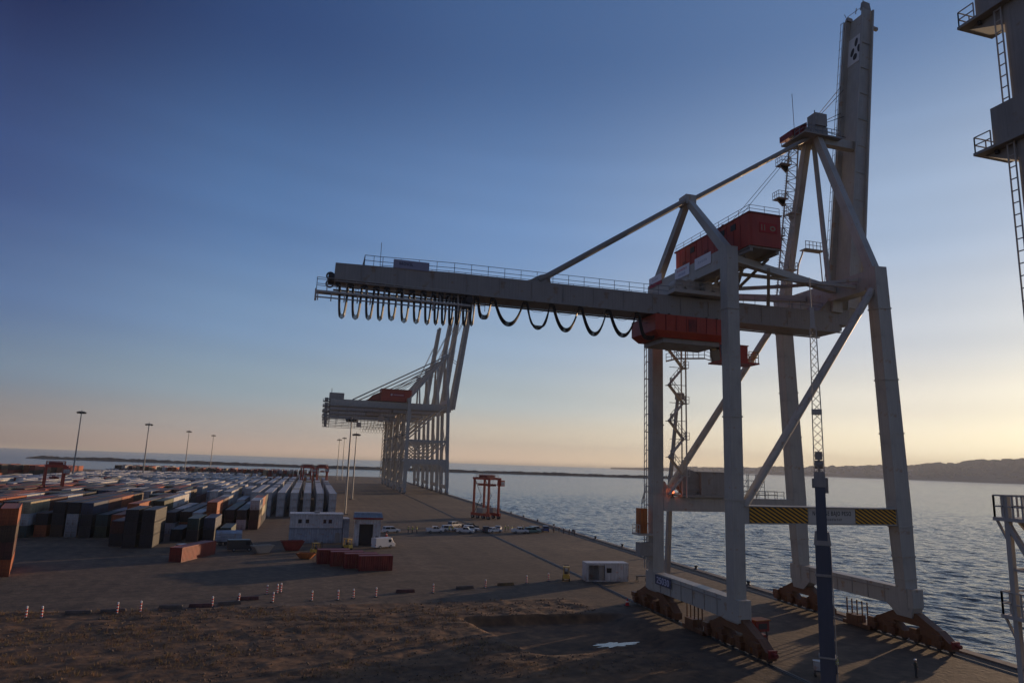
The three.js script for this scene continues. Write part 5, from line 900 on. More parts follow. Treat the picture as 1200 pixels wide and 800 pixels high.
// ---------------------------------------------------------------- straddle carriers
function straddle(label, pos, turn, h, load) {
  const C = thing('straddle_carrier', label, 'straddle carrier', pos, turn), w = 2.5, l = 4.2, m = M.red;
  for (const x of [-w, w]) {
    new B().box(x - 0.35, x + 0.35, 1.1, 2.1, -l - 0.8, l + 0.8).mesh('side_beam', m, C);
    for (const z of [-l + 0.3, l - 0.3]) new B().box(x - 0.28, x + 0.28, 2.1, h - 0.8, z - 0.36, z + 0.36).mesh('leg', m, C);
    for (const z of [-4.2, -1.5, 1.5, 4.2]) { const wl = new B().tube(V(x - 0.28, 0.8, z), V(x + 0.28, 0.8, z), 0.8, 0.8, 18).mesh('wheel', M.tyre, C); new B().tube(V(x - 0.3, 0.8, z), V(x + 0.3, 0.8, z), 0.4, 0.4, 10).mesh('rim', M.galv, wl); }
    new B().box(x - 0.3, x + 0.3, h - 0.8, h, -l - 0.5, l + 0.5).mesh('top_beam', m, C);
    new B().beam(V(x, 2.1, -l + 0.7), V(x, h * 0.55, 0), 0.14, 0.14).beam(V(x, h * 0.55, 0), V(x, h - 0.9, -l + 0.7), 0.14, 0.14).mesh('brace', M.dark, C);
    new B().box(x - 0.8, x + 0.8, 2.1, 3.9, -1.4, 1.9).mesh('power_unit', M.steelD, C);
  }
  for (const z of [-l, l]) new B().box(-w + 0.3, w - 0.3, h - 0.75, h - 0.05, z - 0.35, z + 0.35).mesh('cross_beam', m, C);
  new B().box(-w + 0.6, w - 0.6, h, h + 0.9, -2.2, 2.0).box(-w, w, h, h + 0.12, -3.4, 3.4).mesh('winch_deck', M.redD, C);
  new B().rail([V(-w, h + 0.12, 3.3), V(w, h + 0.12, 3.3), V(w, h + 0.12, -3.3), V(-w, h + 0.12, -3.3), V(-w, h + 0.12, 3.3)], 1.0, 1.6, 0.04).mesh('railing', M.redD, C);
  const cab = new B().box(w - 0.6, w + 1.3, h - 2.9, h - 0.82, l - 0.6, l + 1.3).mesh('cab', M.red, C); new B().box(w - 0.5, w + 1.2, h - 2.5, h - 1.3, l + 1.3, l + 1.34).box(w + 1.3, w + 1.34, h - 2.5, h - 1.3, l - 0.4, l + 1.2).mesh('cab_glass', M.white, cab);
  const sy = load ? h - 4.4 : h - 3.0;
  new B().box(-1.2, 1.2, sy, sy + 0.5, -3.6, 3.6).box(-0.4, 0.4, sy + 0.5, sy + 0.8, -6.0, 6.0).mesh('spreader', load ? M.redD : M.red, C);
  { const r = new B(); for (const x of [-1, 1]) for (const z of [-2, 2]) r.tube(V(x, sy + 0.5, z), V(x * 1.2, h - 0.1, z), 0.03, 0.03, 5); r.mesh('hoist_ropes', M.rope, C); }
  return C;
}
straddle('tall red straddle carrier parked by the quay edge among the cars', [62.4, 0, -247], 0.5, 14.6);
straddle('red straddle carrier working over the coloured stacks by the tall mast', [-79, 0, -256], 0.35, 14.6, true);
straddle('red straddle carrier standing in the pale rows beside the gatehouse mast', [-1.5, 0, -378], 0.15, 14.8, true);
straddle('red straddle carrier at the end of the pale rows near the apron', [6.4, 0, -392], -0.1, 14.8);

// ---------------------------------------------------------------- yard buildings
{
  const O = thing('site_office', 'white two-storey site office with four small windows before the pale rows', 'office', [2.4, 0, -175], 0.03);
  const w = 6.0, d = 2.6;
  new B().box(-w, w, 0, 3.2, -d, d).mesh('lower_storey', M.paleBlue, O);
  new B().box(-w - 0.1, w + 0.1, 3.2, 3.45, -d - 0.1, d + 0.1).mesh('floor_band', M.roofGrey, O);
  // upper wall with window openings
  const b = new B(), wins = [[-4.2, -3.4], [-2.5, -1.7], [1.5, 2.2], [2.7, 3.5]]; let x0 = -w; const y0 = 3.45, y1 = 6.5, wy0 = 4.5, wy1 = 5.4;
  for (const [a, c] of [...wins, [w, w]]) { b.box(x0, a, y0, y1, d - 0.12, d); if (c > a) { b.box(a, c, y0, wy0, d - 0.12, d); b.box(a, c, wy1, y1, d - 0.12, d); } x0 = c; }
  b.box(-w, w, y0, y1, -d, -d + 0.12); b.box(-w, -w + 0.12, y0, y1, -d + 0.12, d - 0.12); b.box(w - 0.12, w, y0, y1, -d + 0.12, d - 0.12); b.mesh('upper_wall', M.white, O);
  for (const [a, c] of wins) { const f = new B().box(a + 0.001, c - 0.001, wy0 + 0.001, wy1 - 0.001, d - 0.1, d - 0.07).mesh('window', M.glass, O); new B().box(a - 0.06, c + 0.06, wy0 - 0.12, wy0 - 0.002, d, d + 0.07).mesh('sill', M.white, f); }
  new B().box(-w - 0.15, w + 0.15, 6.5, 6.68, -d - 0.15, d + 0.15).mesh('roof', M.white, O);
  new B().box(-0.6, 0.6, 6.68, 7.1, -0.6, 0.6).mesh('roof_unit', M.steelD, O);
  new B().box(4.4, 5.6, 0.02, 2.3, d, d + 0.05).mesh('door', M.steelD, O);
  new B().beam(V(-6.3, 6.68, d), V(-6.3, 8.0, d), 0.08, 0.08).mesh('aerial', M.galv, O);
  new B().box(6.16, 7.6, 0, 5.6, -d, d).mesh('side_block', M.paleBlue, O);

  const Gh = thing('gatehouse', 'small gatehouse with grey roof, red fascia and wide dark doorway', 'gatehouse', [14.1, 0, -169.5], -0.05);
  const v = new B(); v.box(-3, -1.9, 0, 6.0, -2.5, 2.5); v.box(1.3, 3, 0, 6.0, -2.5, 2.5); v.box(-1.9, 1.3, 4.9, 6.0, -2.5, 2.5); v.box(-1.9, 1.3, 0, 4.9, -2.5, -2.3); v.mesh('wall', M.white, Gh);
  new B().box(-3.4, 3.4, 6.0, 6.4, -2.9, 2.9).mesh('fascia', M.redD, Gh);
  new B().hex([V(-3.4, 6.4, 2.9), V(3.4, 6.4, 2.9), V(3.4, 6.4, -2.9), V(-3.4, 6.4, -2.9), V(-3.2, 7.3, 0.4), V(3.2, 7.3, 0.4), V(3.2, 7.3, -2.7), V(-3.2, 7.3, -2.7)]).mesh('roof', M.roofGrey, Gh);
  new B().box(-1.85, 1.25, 0.02, 4.8, 0.4, 0.5).mesh('doorway_panel', M.dark, Gh);  // near-black panel set back inside the doorway
  new B().box(1.9, 2.6, 1.2, 2.2, 2.5, 2.54).mesh('window', M.glass, Gh);
}

// ---------------------------------------------------------------- vehicles
const carPaint = { white: mat(0.62, 0.62, 0.61, { roughness: 0.35 }), silver: mat(0.38, 0.39, 0.4, { roughness: 0.35, metalness: 0.3 }), dark: mat(0.03, 0.032, 0.036, { roughness: 0.35 }), green: mat(0.10, 0.2, 0.18, { roughness: 0.35 }), blue: mat(0.04, 0.07, 0.18, { roughness: 0.35 }), yellow: mat(0.5, 0.3, 0.03, { roughness: 0.5 }) };
const lampG = mat(0.8, 0.8, 0.78, { roughness: 0.2 }), tailG = mat(0.35, 0.015, 0.01, { roughness: 0.3 });
function extr(pts, w, bev = 0.06) { const s = new THREE.Shape(pts.map(p => new THREE.Vector2(...p))); const g = new THREE.ExtrudeGeometry(s, { depth: w - 2 * bev, bevelEnabled: true, bevelSize: bev, bevelThickness: bev, bevelSegments: 2, curveSegments: 4 }); g.translate(0, 0, -(w - 2 * bev) / 2); return g; }
function vehicle(kind, paintName, label, x, z, turn, group) {
  const van = kind === 'van', name = kind === 'pickup' ? 'pickup_truck' : van ? 'delivery_van' : 'parked_car';
  const C = thing(name, label, kind === 'pickup' ? 'pickup' : van ? 'van' : 'car', [x, 0, z], turn, group), P = carPaint[paintName], W = 1.82;
  const L = van ? 2.7 : 2.45;
  const body = van ? [[-L, 0.4], [L, 0.4], [L, 1.0], [L - 0.5, 1.25], [L - 1.1, 2.25], [-L, 2.3]]
    : kind === 'pickup' ? [[-L, 0.5], [L, 0.5], [L, 0.95], [L - 1.25, 1.08], [-L, 1.08]]
    : [[-L, 0.42], [L, 0.42], [L, 0.82], [L - 1.2, 0.98], [-L + 0.15, 1.0]];
  put('body', extr(body, W), P, C);
  if (!van) {
    const cab = kind === 'pickup' ? [[-0.75, 1.08], [1.2, 1.08], [0.65, 1.72], [-0.6, 1.75]] : kind === 'suv' ? [[-L + 0.2, 1.0], [1.2, 0.98], [0.6, 1.62], [-L + 0.5, 1.66]] : [[-L + 0.6, 1.0], [1.2, 0.98], [0.45, 1.42], [-L + 1.2, 1.44]];
    put('window', extr(cab, W - 0.22, 0.04), M.glass, C);
    const rf = cab.slice(2), roof = [[rf[0][0] + 0.06, rf[0][1] - 0.02], [rf[0][0], rf[0][1] + 0.05], [rf[1][0], rf[1][1] + 0.05], [rf[1][0] - 0.06, rf[1][1] - 0.02]];
    put('roof', extr(roof, W - 0.2, 0.03), P, C);
    const mid = (cab[0][0] + cab[1][0]) / 2; for (const s of [-1, 1]) for (const [a, b] of [[cab[1], cab[2]], [cab[0], cab[3]], [[mid, cab[0][1]], [mid, cab[3][1]]]]) new B().beam(V(a[0], a[1], s * (W / 2 - 0.1)), V(b[0], b[1], s * (W / 2 - 0.13)), 0.09, 0.06).mesh('pillar', P, C);
  } else { new B().hex([V(L - 0.58, 1.3, 0.8), V(L - 0.5, 1.3, 0.8), V(L - 0.5, 1.3, -0.8), V(L - 0.58, 1.3, -0.8), V(L - 1.08, 2.15, 0.75), V(L - 1.0, 2.15, 0.75), V(L - 1.0, 2.15, -0.75), V(L - 1.08, 2.15, -0.75)]).mesh('windscreen', M.glass, C); for (const s of [-1, 1]) new B().box(L - 1.9, L - 1.15, 1.3, 1.95, s * 0.91 - 0.01, s * 0.91 + 0.01).mesh('side_window', M.glass, C); }
  if (kind === 'pickup') { const b = new B(); b.box(-L + 0.08, -0.85, 1.08, 1.1, -0.8, 0.8); for (const s of [-1, 1]) b.box(-L, -0.82, 1.08, 1.34, s * 0.86 - 0.05, s * 0.86 + 0.05); b.box(-L, -L + 0.08, 1.08, 1.34, -0.81, 0.81); b.mesh('cargo_bed', P, C); }
  for (const sx of [-1, 1]) for (const s of [-1, 1]) { const w = new B().tube(V(sx * 1.5, 0.36, s * 0.72), V(sx * 1.5, 0.36, s * 0.94), 0.36, 0.36, 16).mesh('wheel', M.tyre, C); new B().tube(V(sx * 1.5, 0.36, s * 0.7), V(sx * 1.5, 0.36, s * 0.955), 0.2, 0.2, 10).mesh('rim', M.galv, w); }
  for (const s of [-1, 1]) { new B().box(L + 0.02, L + 0.08, 0.68, 0.84, s * 0.66 - 0.16, s * 0.66 + 0.16).mesh('headlight', lampG, C); new B().box(-L - 0.08, -L - 0.02, 0.7, 0.95, s * 0.74 - 0.1, s * 0.74 + 0.1).mesh('tail_light', tailG, C); }
  new B().box(L + 0.02, L + 0.12, 0.42, 0.6, -0.85, 0.85).mesh('bumper', M.dark, C);
  return C;
}
vehicle('suv', 'white', 'white car parked apart near the gatehouse van', 22.8, -196.5, 0.35);
vehicle('pickup', 'white', 'white pickup parked across the apron beside three workers', 35.2, -197, 0.05);
vehicle('suv', 'silver', 'silver off-road car parked ahead of the straddle carrier', 44.2, -214, 0.7);
vehicle('pickup', 'white', 'white pickup parked in front of the silver off-road car', 43.8, -196, -0.35);
vehicle('suv', 'white', 'white car angled behind the white pickup by the straddle carrier', 46.6, -201.5, -0.2);
vehicle('suv', 'dark', 'dark car parked in the shadow before the straddle carrier', 50.6, -199.5, 1.4);
vehicle('car', 'silver', 'silver saloon car facing out beside the workers on the quay', 55.4, -203.5, 1.2);
vehicle('pickup', 'white', 'white flatbed pickup under the workers by the quay edge', 60.2, -196.8, 0.02);
vehicle('suv', 'green', 'pale green car beside the white flatbed by the quay edge', 64.2, -197.4, 0.1);
vehicle('suv', 'blue', 'dark blue car nearest the water by the group of people', 70.2, -203, 1.35);
vehicle('suv', 'white', 'white off-road car tucked between the two white pickups', 40.2, -201.5, 0.15);
vehicle('car', 'white', 'white saloon car beside the dark car before the straddle carrier', 52.8, -198.2, 0.5);
vehicle('suv', 'silver', 'silver car behind the pale green car at the quay edge', 66.6, -201.5, 0.4);
vehicle('pickup', 'dark', 'dark pickup at the back of the parked vehicles', 47.8, -207.5, 0.3);
vehicle('van', 'white', 'white delivery van parked outside the gatehouse', 17.4, -163.2, 0.55);
vehicle('van', 'dark', 'dark van among the shaded stacks beside the red container', -12.6, -158.5, 0.2);
vehicle('car', 'silver', 'silver car half hidden before the shaded stacks', -23.5, -158.0, 0.9);
{
  const t = thing('tank_trailer', 'pale covered trailer before the teal stacks', 'trailer', [-16.2, 0, -168.5], 0.1);
  const s = new THREE.Shape(); s.moveTo(-1.2, 0); s.lineTo(1.2, 0); s.lineTo(1.2, 1.7); s.quadraticCurveTo(0, 2.9, -1.2, 1.7); const g = new THREE.ExtrudeGeometry(s, { depth: 5.4, bevelEnabled: false }); g.translate(0, 0.9, -2.7); g.rotateY(Math.PI / 2); put('cover', g, M.paleBlue, t);
  new B().box(-2.9, 3.6, 0.62, 0.88, -1, 1).mesh('frame', M.dark, t); for (const x of [-1.6, -0.5]) for (const z of [-1, 1]) new B().tube(V(x, 0.45, z - 0.12), V(x, 0.45, z + 0.12), 0.45, 0.45, 14).mesh('wheel', M.tyre, t); new B().tube(V(3.2, 0.03, 0), V(3.2, 0.7, 0), 0.08).mesh('prop_leg', M.galv, t);
}
function forklift(label, x, z, turn) {
  const C = thing('forklift', label, 'forklift', [x, 0, z], turn);
  new B().hex([V(-1.2, 0.45, 0.6), V(0.9, 0.45, 0.6), V(0.9, 0.45, -0.6), V(-1.2, 0.45, -0.6), V(-1.1, 1.2, 0.55), V(0.5, 1.0, 0.55), V(0.5, 1.0, -0.55), V(-1.1, 1.2, -0.55)]).mesh('body', carPaint.yellow, C);
  const g = new B(); for (const z2 of [-0.5, 0.5]) { g.beam(V(-0.8, 1.15, z2), V(-0.7, 2.3, z2), 0.08, 0.08); g.beam(V(0.6, 0.95, z2), V(0.4, 2.3, z2), 0.08, 0.08); } g.box(-0.85, 0.5, 2.28, 2.38, -0.58, 0.58); g.mesh('overhead_guard', carPaint.yellow, C);
  for (const [x2, r] of [[-0.8, 0.32], [0.65, 0.38]]) for (const s of [-1, 1]) new B().tube(V(x2, r, s * 0.55 - 0.13), V(x2, r, s * 0.55 + 0.13), r, r, 14).mesh('wheel', M.tyre, C);
  const m = new B(); for (const z2 of [-0.32, 0.32]) m.beam(V(1.05, 0.15, z2), V(1.05, 2.5, z2), 0.1, 0.12); m.box(1.0, 1.1, 2.35, 2.45, -0.35, 0.35); m.box(1.0, 1.1, 1.1, 1.2, -0.35, 0.35); m.mesh('mast', M.dark, C);
  for (const s of [-0.25, 0.25]) new B().box(1.1, 2.2, 0.15, 0.2, s - 0.06, s + 0.06).box(1.1, 1.16, 0.15, 0.7, s - 0.06, s + 0.06).mesh('fork', M.dark, C);
  new B().box(-0.4, 0.1, 1.05, 1.6, -0.25, 0.25).mesh('seat', M.dark, C);
  return C;
}
forklift('yellow forklift beside the white site container', 45.0, -118.2, 1.2);
forklift('yellow forklift parked behind the red containers by the office', 2.6, -152.5, 0.4);
forklift('yellow forklift below the office windows', 9.2, -160.2, 2.3);
// spoil bins, pallets and gear around the office
{
  const sk = (label, x, z, t, m, w = 2.2, h = 1.6) => { const C = thing('waste_skip', label, 'skip', [x, 0, z], t); const b = new B(), k = 0.55; b.hex([V(-w * k, 0.12, 0.8), V(w * k, 0.12, 0.8), V(w * k, 0.12, -0.8), V(-w * k, 0.12, -0.8), V(-w * k, 0.2, 0.85), V(w * k, 0.2, 0.85), V(w * k, 0.2, -0.85), V(-w * k, 0.2, -0.85)]); for (const s of [-1, 1]) { b.hex([V(-w * k, 0.12, s * 0.8), V(w * k, 0.12, s * 0.8), V(w * k, 0.12, s * 0.76), V(-w * k, 0.12, s * 0.76), V(-w, h, s * 1.0), V(w, h, s * 1.0), V(w, h, s * 0.95), V(-w, h, s * 0.95)]); b.hex([V(s * w * k, 0.12, 0.8), V(s * w * k * 0.95, 0.12, 0.8), V(s * w * k * 0.95, 0.12, -0.8), V(s * w * k, 0.12, -0.8), V(s * w, h, 1.0), V(s * w * 0.96, h, 1.0), V(s * w * 0.96, h, -1.0), V(s * w, h, -1.0)]); } b.mesh('tub', m, C); new B().box(-w - 0.04, w + 0.04, h, h + 0.08, 1.0, 1.08).box(-w - 0.04, w + 0.04, h, h + 0.08, -1.08, -1.0).mesh('rim', m, C); for (const s of [-1, 1]) new B().box(-0.9, 0.9, 0.0, 0.13, s * 0.5 - 0.08, s * 0.5 + 0.08).mesh('skid', M.dark, C); return C; };
  sk('rusty red waste skip in front of the office', -2.4, -158.8, 0.2, M.redD, 2.4, 2.0);
  sk('orange waste skip in front of the red container row', 0.6, -146.5, -0.3, M.orange, 1.8, 1.0);
  sk('dark steel skip between the shaded stacks and the office', -8.2, -154.5, 0.5, M.steelD, 2.2, 1.6);
  // red generator on a stand near the crane foot
  const g = thing('generator', 'red generator cabinet on a stand at the foot of the crane leg', 'generator', [52.1, 0, -73.2], 0.1);
  new B().box(-0.95, 0.95, 1.7, 2.9, -0.7, 0.7).mesh('cabinet', M.redD, g); new B().box(-1.1, 1.1, 2.9, 3.0, -0.85, 0.85).mesh('lid', M.orange, g); const st = new B(); for (const x of [-0.7, 0.7]) for (const z of [-0.5, 0.5]) st.beam(V(x, 0, z), V(x, 1.7, z), 0.14, 0.14); st.box(-0.8, 0.8, 0.35, 0.45, -0.6, 0.6); st.mesh('stand', M.dark, g); new B().box(-0.85, 0.85, 0.45, 1.3, -0.55, 0.55).mesh('fuel_tank', M.redD, g); new B().box(-0.6, 0.6, 2.0, 2.6, 0.7, 0.73).mesh('panel', M.dark, g);
  // trestle by the crane
  const tr = thing('trestle', 'dark steel trestle standing beside the white site container', 'trestle', [58.7, 0, -116.2], 0.05); new B().box(-1.1, 1.1, 0.85, 1.0, -0.25, 0.25).mesh('top', M.dark, tr); for (const x of [-0.95, 0.95]) { const l = new B(); for (const s of [-1, 1]) l.beam(V(x, 0, s * 0.4), V(x, 0.9, s * 0.1), 0.1, 0.1); l.beam(V(x, 0.4, -0.27), V(x, 0.4, 0.27), 0.07, 0.07); l.mesh('leg', M.dark, tr); }
  // white equipment case by the mobile crane
  const eq = thing('equipment_case', 'small white equipment case on a dark trolley beside the blue boom', 'case', [50.9, 0, -61.6], -0.6); new B().box(-0.6, 0.6, 0.62, 1.42, -0.35, 0.35).mesh('case', M.white, eq); new B().box(-0.66, 0.66, 1.42, 1.48, -0.4, 0.4).mesh('lid', M.white, eq); const ef = new B(); ef.box(-0.6, 0.6, 0.5, 0.62, -0.35, 0.35); for (const x of [-0.5, 0.5]) for (const z of [-0.28, 0.28]) ef.beam(V(x, 0.15, z), V(x, 0.5, z), 0.08, 0.08); ef.mesh('trolley_frame', M.dark, eq); for (const x of [-0.5, 0.5]) for (const z of [-0.28, 0.28]) new B().tube(V(x, 0.12, z - 0.04), V(x, 0.12, z + 0.04), 0.12, 0.12, 12).mesh('wheel', M.tyre, eq);
  // bollards on the quay cope
  const bp = new THREE.LatheGeometry([[0, 0], [0.42, 0], [0.42, 0.08], [0.26, 0.14], [0.24, 0.45], [0.4, 0.55], [0.4, 0.68], [0.2, 0.74], [0, 0.75]].map(p => new THREE.Vector2(...p)), 18);
  for (let k = 0; k < 17; k++) { const z = -56 - k * 18, o = put(numbered('mooring_bollard'), bp, M.dark); o.position.set(quayX(z) - 0.55, 0.16, z); tag(o, 'dark cast mooring bollard on the quay edge', 'bollard', 'mooring bollards along the quay edge'); }
}

// ---------------------------------------------------------------- road delineators, kerb blocks and cones
{
  const pg = new B().tube(V(0, 0.06, 0), V(0, 1.25, 0), 0.11, 0.1, 12).geo(), bandG = new B().tube(V(0, 0, 0), V(0, 0.17, 0), 0.116, 0.114, 12).geo(), baseG = new B().hex([V(-0.3, 0, 0.3), V(0.3, 0, 0.3), V(0.3, 0, -0.3), V(-0.3, 0, -0.3), V(-0.2, 0.09, 0.2), V(0.2, 0.09, 0.2), V(0.2, 0.09, -0.2), V(-0.2, 0.09, -0.2)]).geo(), capG = new THREE.SphereGeometry(0.12, 10, 6);
  const wm = mat(0.72, 0.7, 0.7), rm = mat(0.55, 0.03, 0.03);
  const P = new THREE.Group(); put('post', pg, wm, P); put('base', baseG, M.tyre, P); for (const y of [0.2, 0.55, 0.9]) { const b = put('red_band', bandG, rm, P); b.position.y = y; } const c = put('cap', capG, wm, P); c.position.y = 1.25;
  const spots = [[-31, -98], [-29.3, -97.8], [-21.6, -99.2], [-19.1, -99.8], [-11, -102], [-7.9, -103.8], [-4.6, -110], [-3.5, -104.2], [-3.2, -110.6], [-2.7, -111.3], [1.7, -104.8], [5.3, -105], [7.5, -105.8], [10.8, -106.6], [19.7, -109], [28.8, -112.3], [36.9, -115.6], [41.5, -117.7]];
  for (const [x, z] of spots) { const o = P.clone(); o.name = numbered('delineator_post'); o.position.set(x, 0, z); o.rotation.set(rr(-0.05, 0.05), rr(0, 6), rr(-0.06, 0.06)); scene.add(o); tag(o, 'red and white banded delineator post along the road edge', 'traffic post', 'banded delineator posts along the road edge'); }
  const kg = new B().hex([V(-1.45, 0, 0.3), V(1.45, 0, 0.3), V(1.45, 0, -0.3), V(-1.45, 0, -0.3), V(-1.4, 0.3, 0.22), V(1.4, 0.3, 0.22), V(1.4, 0.3, -0.22), V(-1.4, 0.3, -0.22)]).hex([V(-1.4, 0.3, 0.22), V(1.4, 0.3, 0.22), V(1.4, 0.3, -0.22), V(-1.4, 0.3, -0.22), V(-1.36, 0.46, 0.12), V(1.36, 0.46, 0.12), V(1.36, 0.46, -0.12), V(-1.36, 0.46, -0.12)]).geo();
  const km = [mat(0.17, 0.13, 0.10, { map: grainTex }), mat(0.16, 0.05, 0.035, { map: grimeTex }), mat(0.22, 0.13, 0.04, { map: grimeTex })];
  [[-25.9, -99.4, 0, 0], [-22.2, -99.9, 0.1, 0], [-15.9, -101.5, -0.1, 0], [-12.4, -102, 0, 1], [-6.9, -106.3, 0.1, 1], [-9, -103.2, 0.2, 0], [15.5, -109.7, 0.05, 1], [25.3, -111.9, 0.1, 0], [32.8, -114.3, 0.15, 2]].forEach(([x, z, t, m]) => { const o = put(numbered('kerb_barrier'), kg, km[m]); o.position.set(x, 0, z); o.rotation.y = t; tag(o, ['dark concrete kerb barrier between the banded posts', 'dull red kerb barrier between the banded posts', 'yellow kerb barrier near the site container'][m], 'barrier', m === 2 ? undefined : ['dark kerb barriers by the posts', 'red kerb barriers by the posts'][m]); });
  const cone = (label, x, z) => { const C = thing('traffic_cone', label, 'traffic cone', [x, 0, z]); new B().tube(V(0, 0.05, 0), V(0, 1.0, 0), 0.32, 0.06, 14).mesh('cone', rm, C); new B().box(-0.4, 0.4, 0, 0.06, -0.4, 0.4).mesh('base', M.tyre, C); new B().tube(V(0, 0.5, 0), V(0, 0.68, 0), 0.205, 0.16, 14).mesh('white_band', wm, C); };
  cone('red traffic cone at the foot of the far landward crane leg', 46.4, -96.5);
  cone('red traffic cone beside the gatehouse on the apron', 20.6, -187); cone('red traffic cone on the apron between the crane rails', 66.5, -98);
}

// ---------------------------------------------------------------- people
function personGeo(pose) {
  const R = 76, mc = new MarchingCubes(R, M.dark, false, false, 60000), S = 1.02;         // cube of +-1.02 m, centre at y = 0.95
  const J = pose === 'point' ? { hl: [-0.09, 0.92, 0], hr: [0.09, 0.92, 0], kl: [-0.14, 0.5, 0.05], kr: [0.1, 0.5, 0.04], al: [-0.18, 0.08, 0], ar: [0.12, 0.08, -0.06], el: [-0.45, 1.34, 0.02], wl: [-0.70, 1.34, 0.06], er: [0.27, 1.16, -0.03], wr: [0.26, 0.92, 0.08] }
    : { hl: [-0.09, 0.92, 0], hr: [0.09, 0.92, 0], kl: [-0.11, 0.5, 0.03], kr: [0.12, 0.5, 0.05], al: [-0.12, 0.08, -0.03], ar: [0.13, 0.08, 0.02], el: [-0.27, 1.17, -0.03], wl: [-0.24, 0.93, 0.1], er: [0.27, 1.17, -0.04], wr: [0.25, 0.92, 0.09] };
  const bones = [];
  const bo = (a, b, r1, r2, k = 0.05) => bones.push([a, b, r1, r2, k]);
  bo([0, 0.96, 0], [0, 1.16, 0.01], 0.14, 0.13); bo([0, 1.16, 0.01], [0, 1.36, 0], 0.135, 0.15); bo([-0.15, 1.41, 0], [0.15, 1.41, 0], 0.075, 0.075); bo([0, 1.42, 0], [0, 1.53, 0.02], 0.058, 0.055, 0.03);
  bo([0, 1.62, 0.02], [0, 1.68, 0.01], 0.092, 0.1, 0.02); bo([0, 1.57, 0.07], [0, 1.6, 0.09], 0.04, 0.05, 0.02); bo([0, 1.635, 0.11], [0, 1.61, 0.135], 0.012, 0.018, 0.012); for (const s of [-1, 1]) bo([s * 0.1, 1.62, 0.01], [s * 0.105, 1.66, 0], 0.02, 0.02, 0.01);
  for (const s of ['l', 'r']) { const sx = s === 'l' ? -1 : 1; bo(J['h' + s], J['k' + s], 0.092, 0.064); bo(J['k' + s], J['a' + s], 0.064, 0.045); bo(J['a' + s], [J['a' + s][0] + sx * 0.02, 0.045, J['a' + s][2] + 0.15], 0.05, 0.042, 0.03); bo([sx * 0.17, 1.4, 0], J['e' + s], 0.058, 0.045); bo(J['e' + s], J['w' + s], 0.045, 0.034); const d = V(...J['w' + s]).sub(V(...J['e' + s])).normalize(), w = V(...J['w' + s]), h = w.clone().addScaledVector(d, 0.08); bo(w.toArray(), h.toArray(), 0.036, 0.042, 0.02);
    const side = V(0, 0, 1).cross(d).length() > 0.4 ? V(0, 0, 1) : V(1, 0, 0); for (let f = 0; f < 4; f++) { const o = (f - 1.5) * 0.022, b0 = h.clone().addScaledVector(side, o), m = b0.clone().addScaledVector(d, 0.05 + 0.01 * (f === 1)), e = m.clone().addScaledVector(d, 0.035).add(V(-sx * 0.012, 0, 0.008)); bo(b0.toArray(), m.toArray(), 0.012, 0.011, 0.006); bo(m.toArray(), e.toArray(), 0.011, 0.009, 0.006); } const tb = w.clone().addScaledVector(d, 0.03).addScaledVector(side, 0.035); bo(tb.toArray(), tb.clone().addScaledVector(d, 0.05).addScaledVector(side, 0.03).toArray(), 0.013, 0.011, 0.008); }
  const sm = (a, b, k) => { const h = Math.max(0, Math.min(1, 0.5 + 0.5 * (b - a) / k)); return b * (1 - h) + a * h - k * h * (1 - h); };
  const bx = bones.map(([a, b, r1, r2, k]) => ({ a, ab: [b[0] - a[0], b[1] - a[1], b[2] - a[2]], r1, r2, k }));
  for (const q of bx) q.l2 = q.ab[0] ** 2 + q.ab[1] ** 2 + q.ab[2] ** 2;
  for (let z = 0; z < R; z++) for (let y = 0; y < R; y++) for (let x = 0; x < R; x++) {
    const px = (x - R / 2) / (R / 2) * S, py = (y - R / 2) / (R / 2) * S + 0.95, pz = (z - R / 2) / (R / 2) * S; let d = 1;
    if (Math.abs(pz) < 0.4) for (const q of bx) { const ax = px - q.a[0], ay = py - q.a[1], az = pz - q.a[2]; let t = (ax * q.ab[0] + ay * q.ab[1] + az * q.ab[2]) / q.l2; t = t < 0 ? 0 : t > 1 ? 1 : t; const ex = ax - t * q.ab[0], ey = ay - t * q.ab[1], ez = az - t * q.ab[2], dd = Math.sqrt(ex * ex + ey * ey + ez * ez) - (q.r1 + (q.r2 - q.r1) * t); if (dd < d + 0.1) d = sm(d, dd, q.k); }
    mc.field[x + y * R + z * R * R] = -d;
  }
  mc.isolation = 0; mc.update();
  const n = mc.count, P = new Float32Array(n * 3), N = new Float32Array(n * 3);
  for (let k = 0; k < n; k++) { P[k * 3] = mc.positionArray[k * 3] * S; P[k * 3 + 1] = mc.positionArray[k * 3 + 1] * S + 0.95; P[k * 3 + 2] = mc.positionArray[k * 3 + 2] * S; for (let j = 0; j < 3; j++) N[k * 3 + j] = mc.normalArray[k * 3 + j]; }
  const g = new THREE.BufferGeometry(); g.setAttribute('position', new THREE.BufferAttribute(P, 3)); g.setAttribute('normal', new THREE.BufferAttribute(N, 3)); g.computeVertexNormals();
  return g;
}
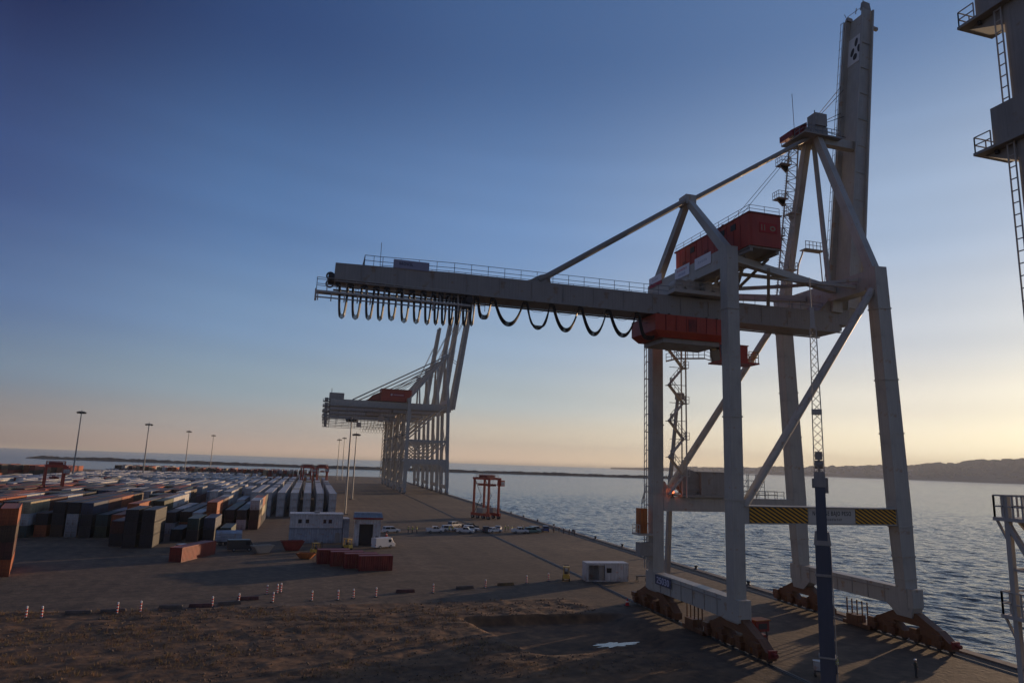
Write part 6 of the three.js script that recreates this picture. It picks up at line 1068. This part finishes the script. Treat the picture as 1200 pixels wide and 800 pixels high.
{
  const poses = { stand: personGeo('stand'), point: personGeo('point') };
  const colored = (g, cloth) => { const q = g.clone(), P = q.attributes.position, C = new Float32Array(P.count * 3); for (let k = 0; k < P.count; k++) { const x = P.getX(k), y = P.getY(k), ax = Math.abs(x); const c = y > 1.5 ? cloth.skin : y < 0.13 ? cloth.boot : y < 0.95 && ax < 0.22 ? cloth.leg : (ax > 0.22 && y < 0.93) || ax > 0.71 ? cloth.skin : cloth.top; C.set(c, k * 3); } q.setAttribute('color', new THREE.BufferAttribute(C, 3)); return q; };
  const bm = new THREE.MeshStandardMaterial({ vertexColors: true, roughness: 0.85 });
  const skin = [0.35, 0.2, 0.14], boot = [0.02, 0.02, 0.02];
  const looks = { dark: colored(poses.point, { skin, boot, leg: [0.02, 0.025, 0.035], top: [0.03, 0.04, 0.035] }), vis: colored(poses.stand, { skin, boot, leg: [0.025, 0.03, 0.05], top: [0.10, 0.12, 0.05] }), blue: colored(poses.stand, { skin, boot, leg: [0.03, 0.03, 0.04], top: [0.05, 0.06, 0.09] }) };
  const helmG = mergeGeometries([new THREE.SphereGeometry(0.125, 16, 10, 0, 6.2832, 0, 1.65), new THREE.CylinderGeometry(0.15, 0.155, 0.02, 16)]);
  const vestG = new B().hex([V(-0.19, 0.93, 0.155), V(0.19, 0.93, 0.155), V(0.19, 0.93, -0.15), V(-0.19, 0.93, -0.15), V(-0.2, 1.44, 0.14), V(0.2, 1.44, 0.14), V(0.2, 1.44, -0.14), V(-0.2, 1.44, -0.14)]).geo(), stripeG = new B().box(-0.2, 0.2, 1.1, 1.16, -0.16, 0.165).geo();
  const visM = mat(0.48, 0.55, 0.10, { roughness: 0.8 }), helm = { white: mat(0.75, 0.75, 0.74, { roughness: 0.4 }), yellow: mat(0.6, 0.45, 0.05, { roughness: 0.4 }) };
  const person = (label, look, x, z, turn, hc, group) => { const C = thing('person', label, 'person', [x, 0.005, z], turn, group); put('body', looks[look], bm, C); const h = put('helmet', helmG, helm[hc], C); h.position.set(0, 1.70, 0.005); if (look === 'vis') { const v = put('vest', vestG, visM, C); put('reflective_band', stripeG, helm.white, v); } return C; };
  person('person in yellow vest and white helmet standing beside the blue crane boom', 'vis', 53.2, -62.0, 0.6, 'white');
  person('person in dark clothes and white helmet pointing with one arm on the apron', 'dark', 60.8, -59.6, 0.3, 'white');
  for (const [x, z] of [[27.6, -196.4], [28.7, -196.0], [29.9, -196.2]]) person('person in yellow vest standing in a row of three on the open apron', 'vis', x, z, rr(0, 6), 'yellow', 'three workers in vests on the open apron');
  for (const [x, z] of [[39.4, -197.6], [40.6, -198.4], [56.8, -200.6], [58.0, -201.6], [58.8, -200.2], [61.2, -200.6], [62.4, -201.0]]) person('person in yellow vest standing among the parked vehicles', 'vis', x, z, rr(0, 6), rnd() < 0.5 ? 'yellow' : 'white', 'workers in vests among the parked vehicles');
  for (const [x, z] of [[71.6, -199.6], [72.4, -201.2], [73.2, -199.0], [73.8, -196.6], [74.4, -193.6], [75.1, -191.2]]) person('person in dark blue jacket in the group along the quay edge', 'blue', x, z, rr(0, 6), 'white', 'people in dark jackets along the quay edge');
}

renderer.render(scene, camera);
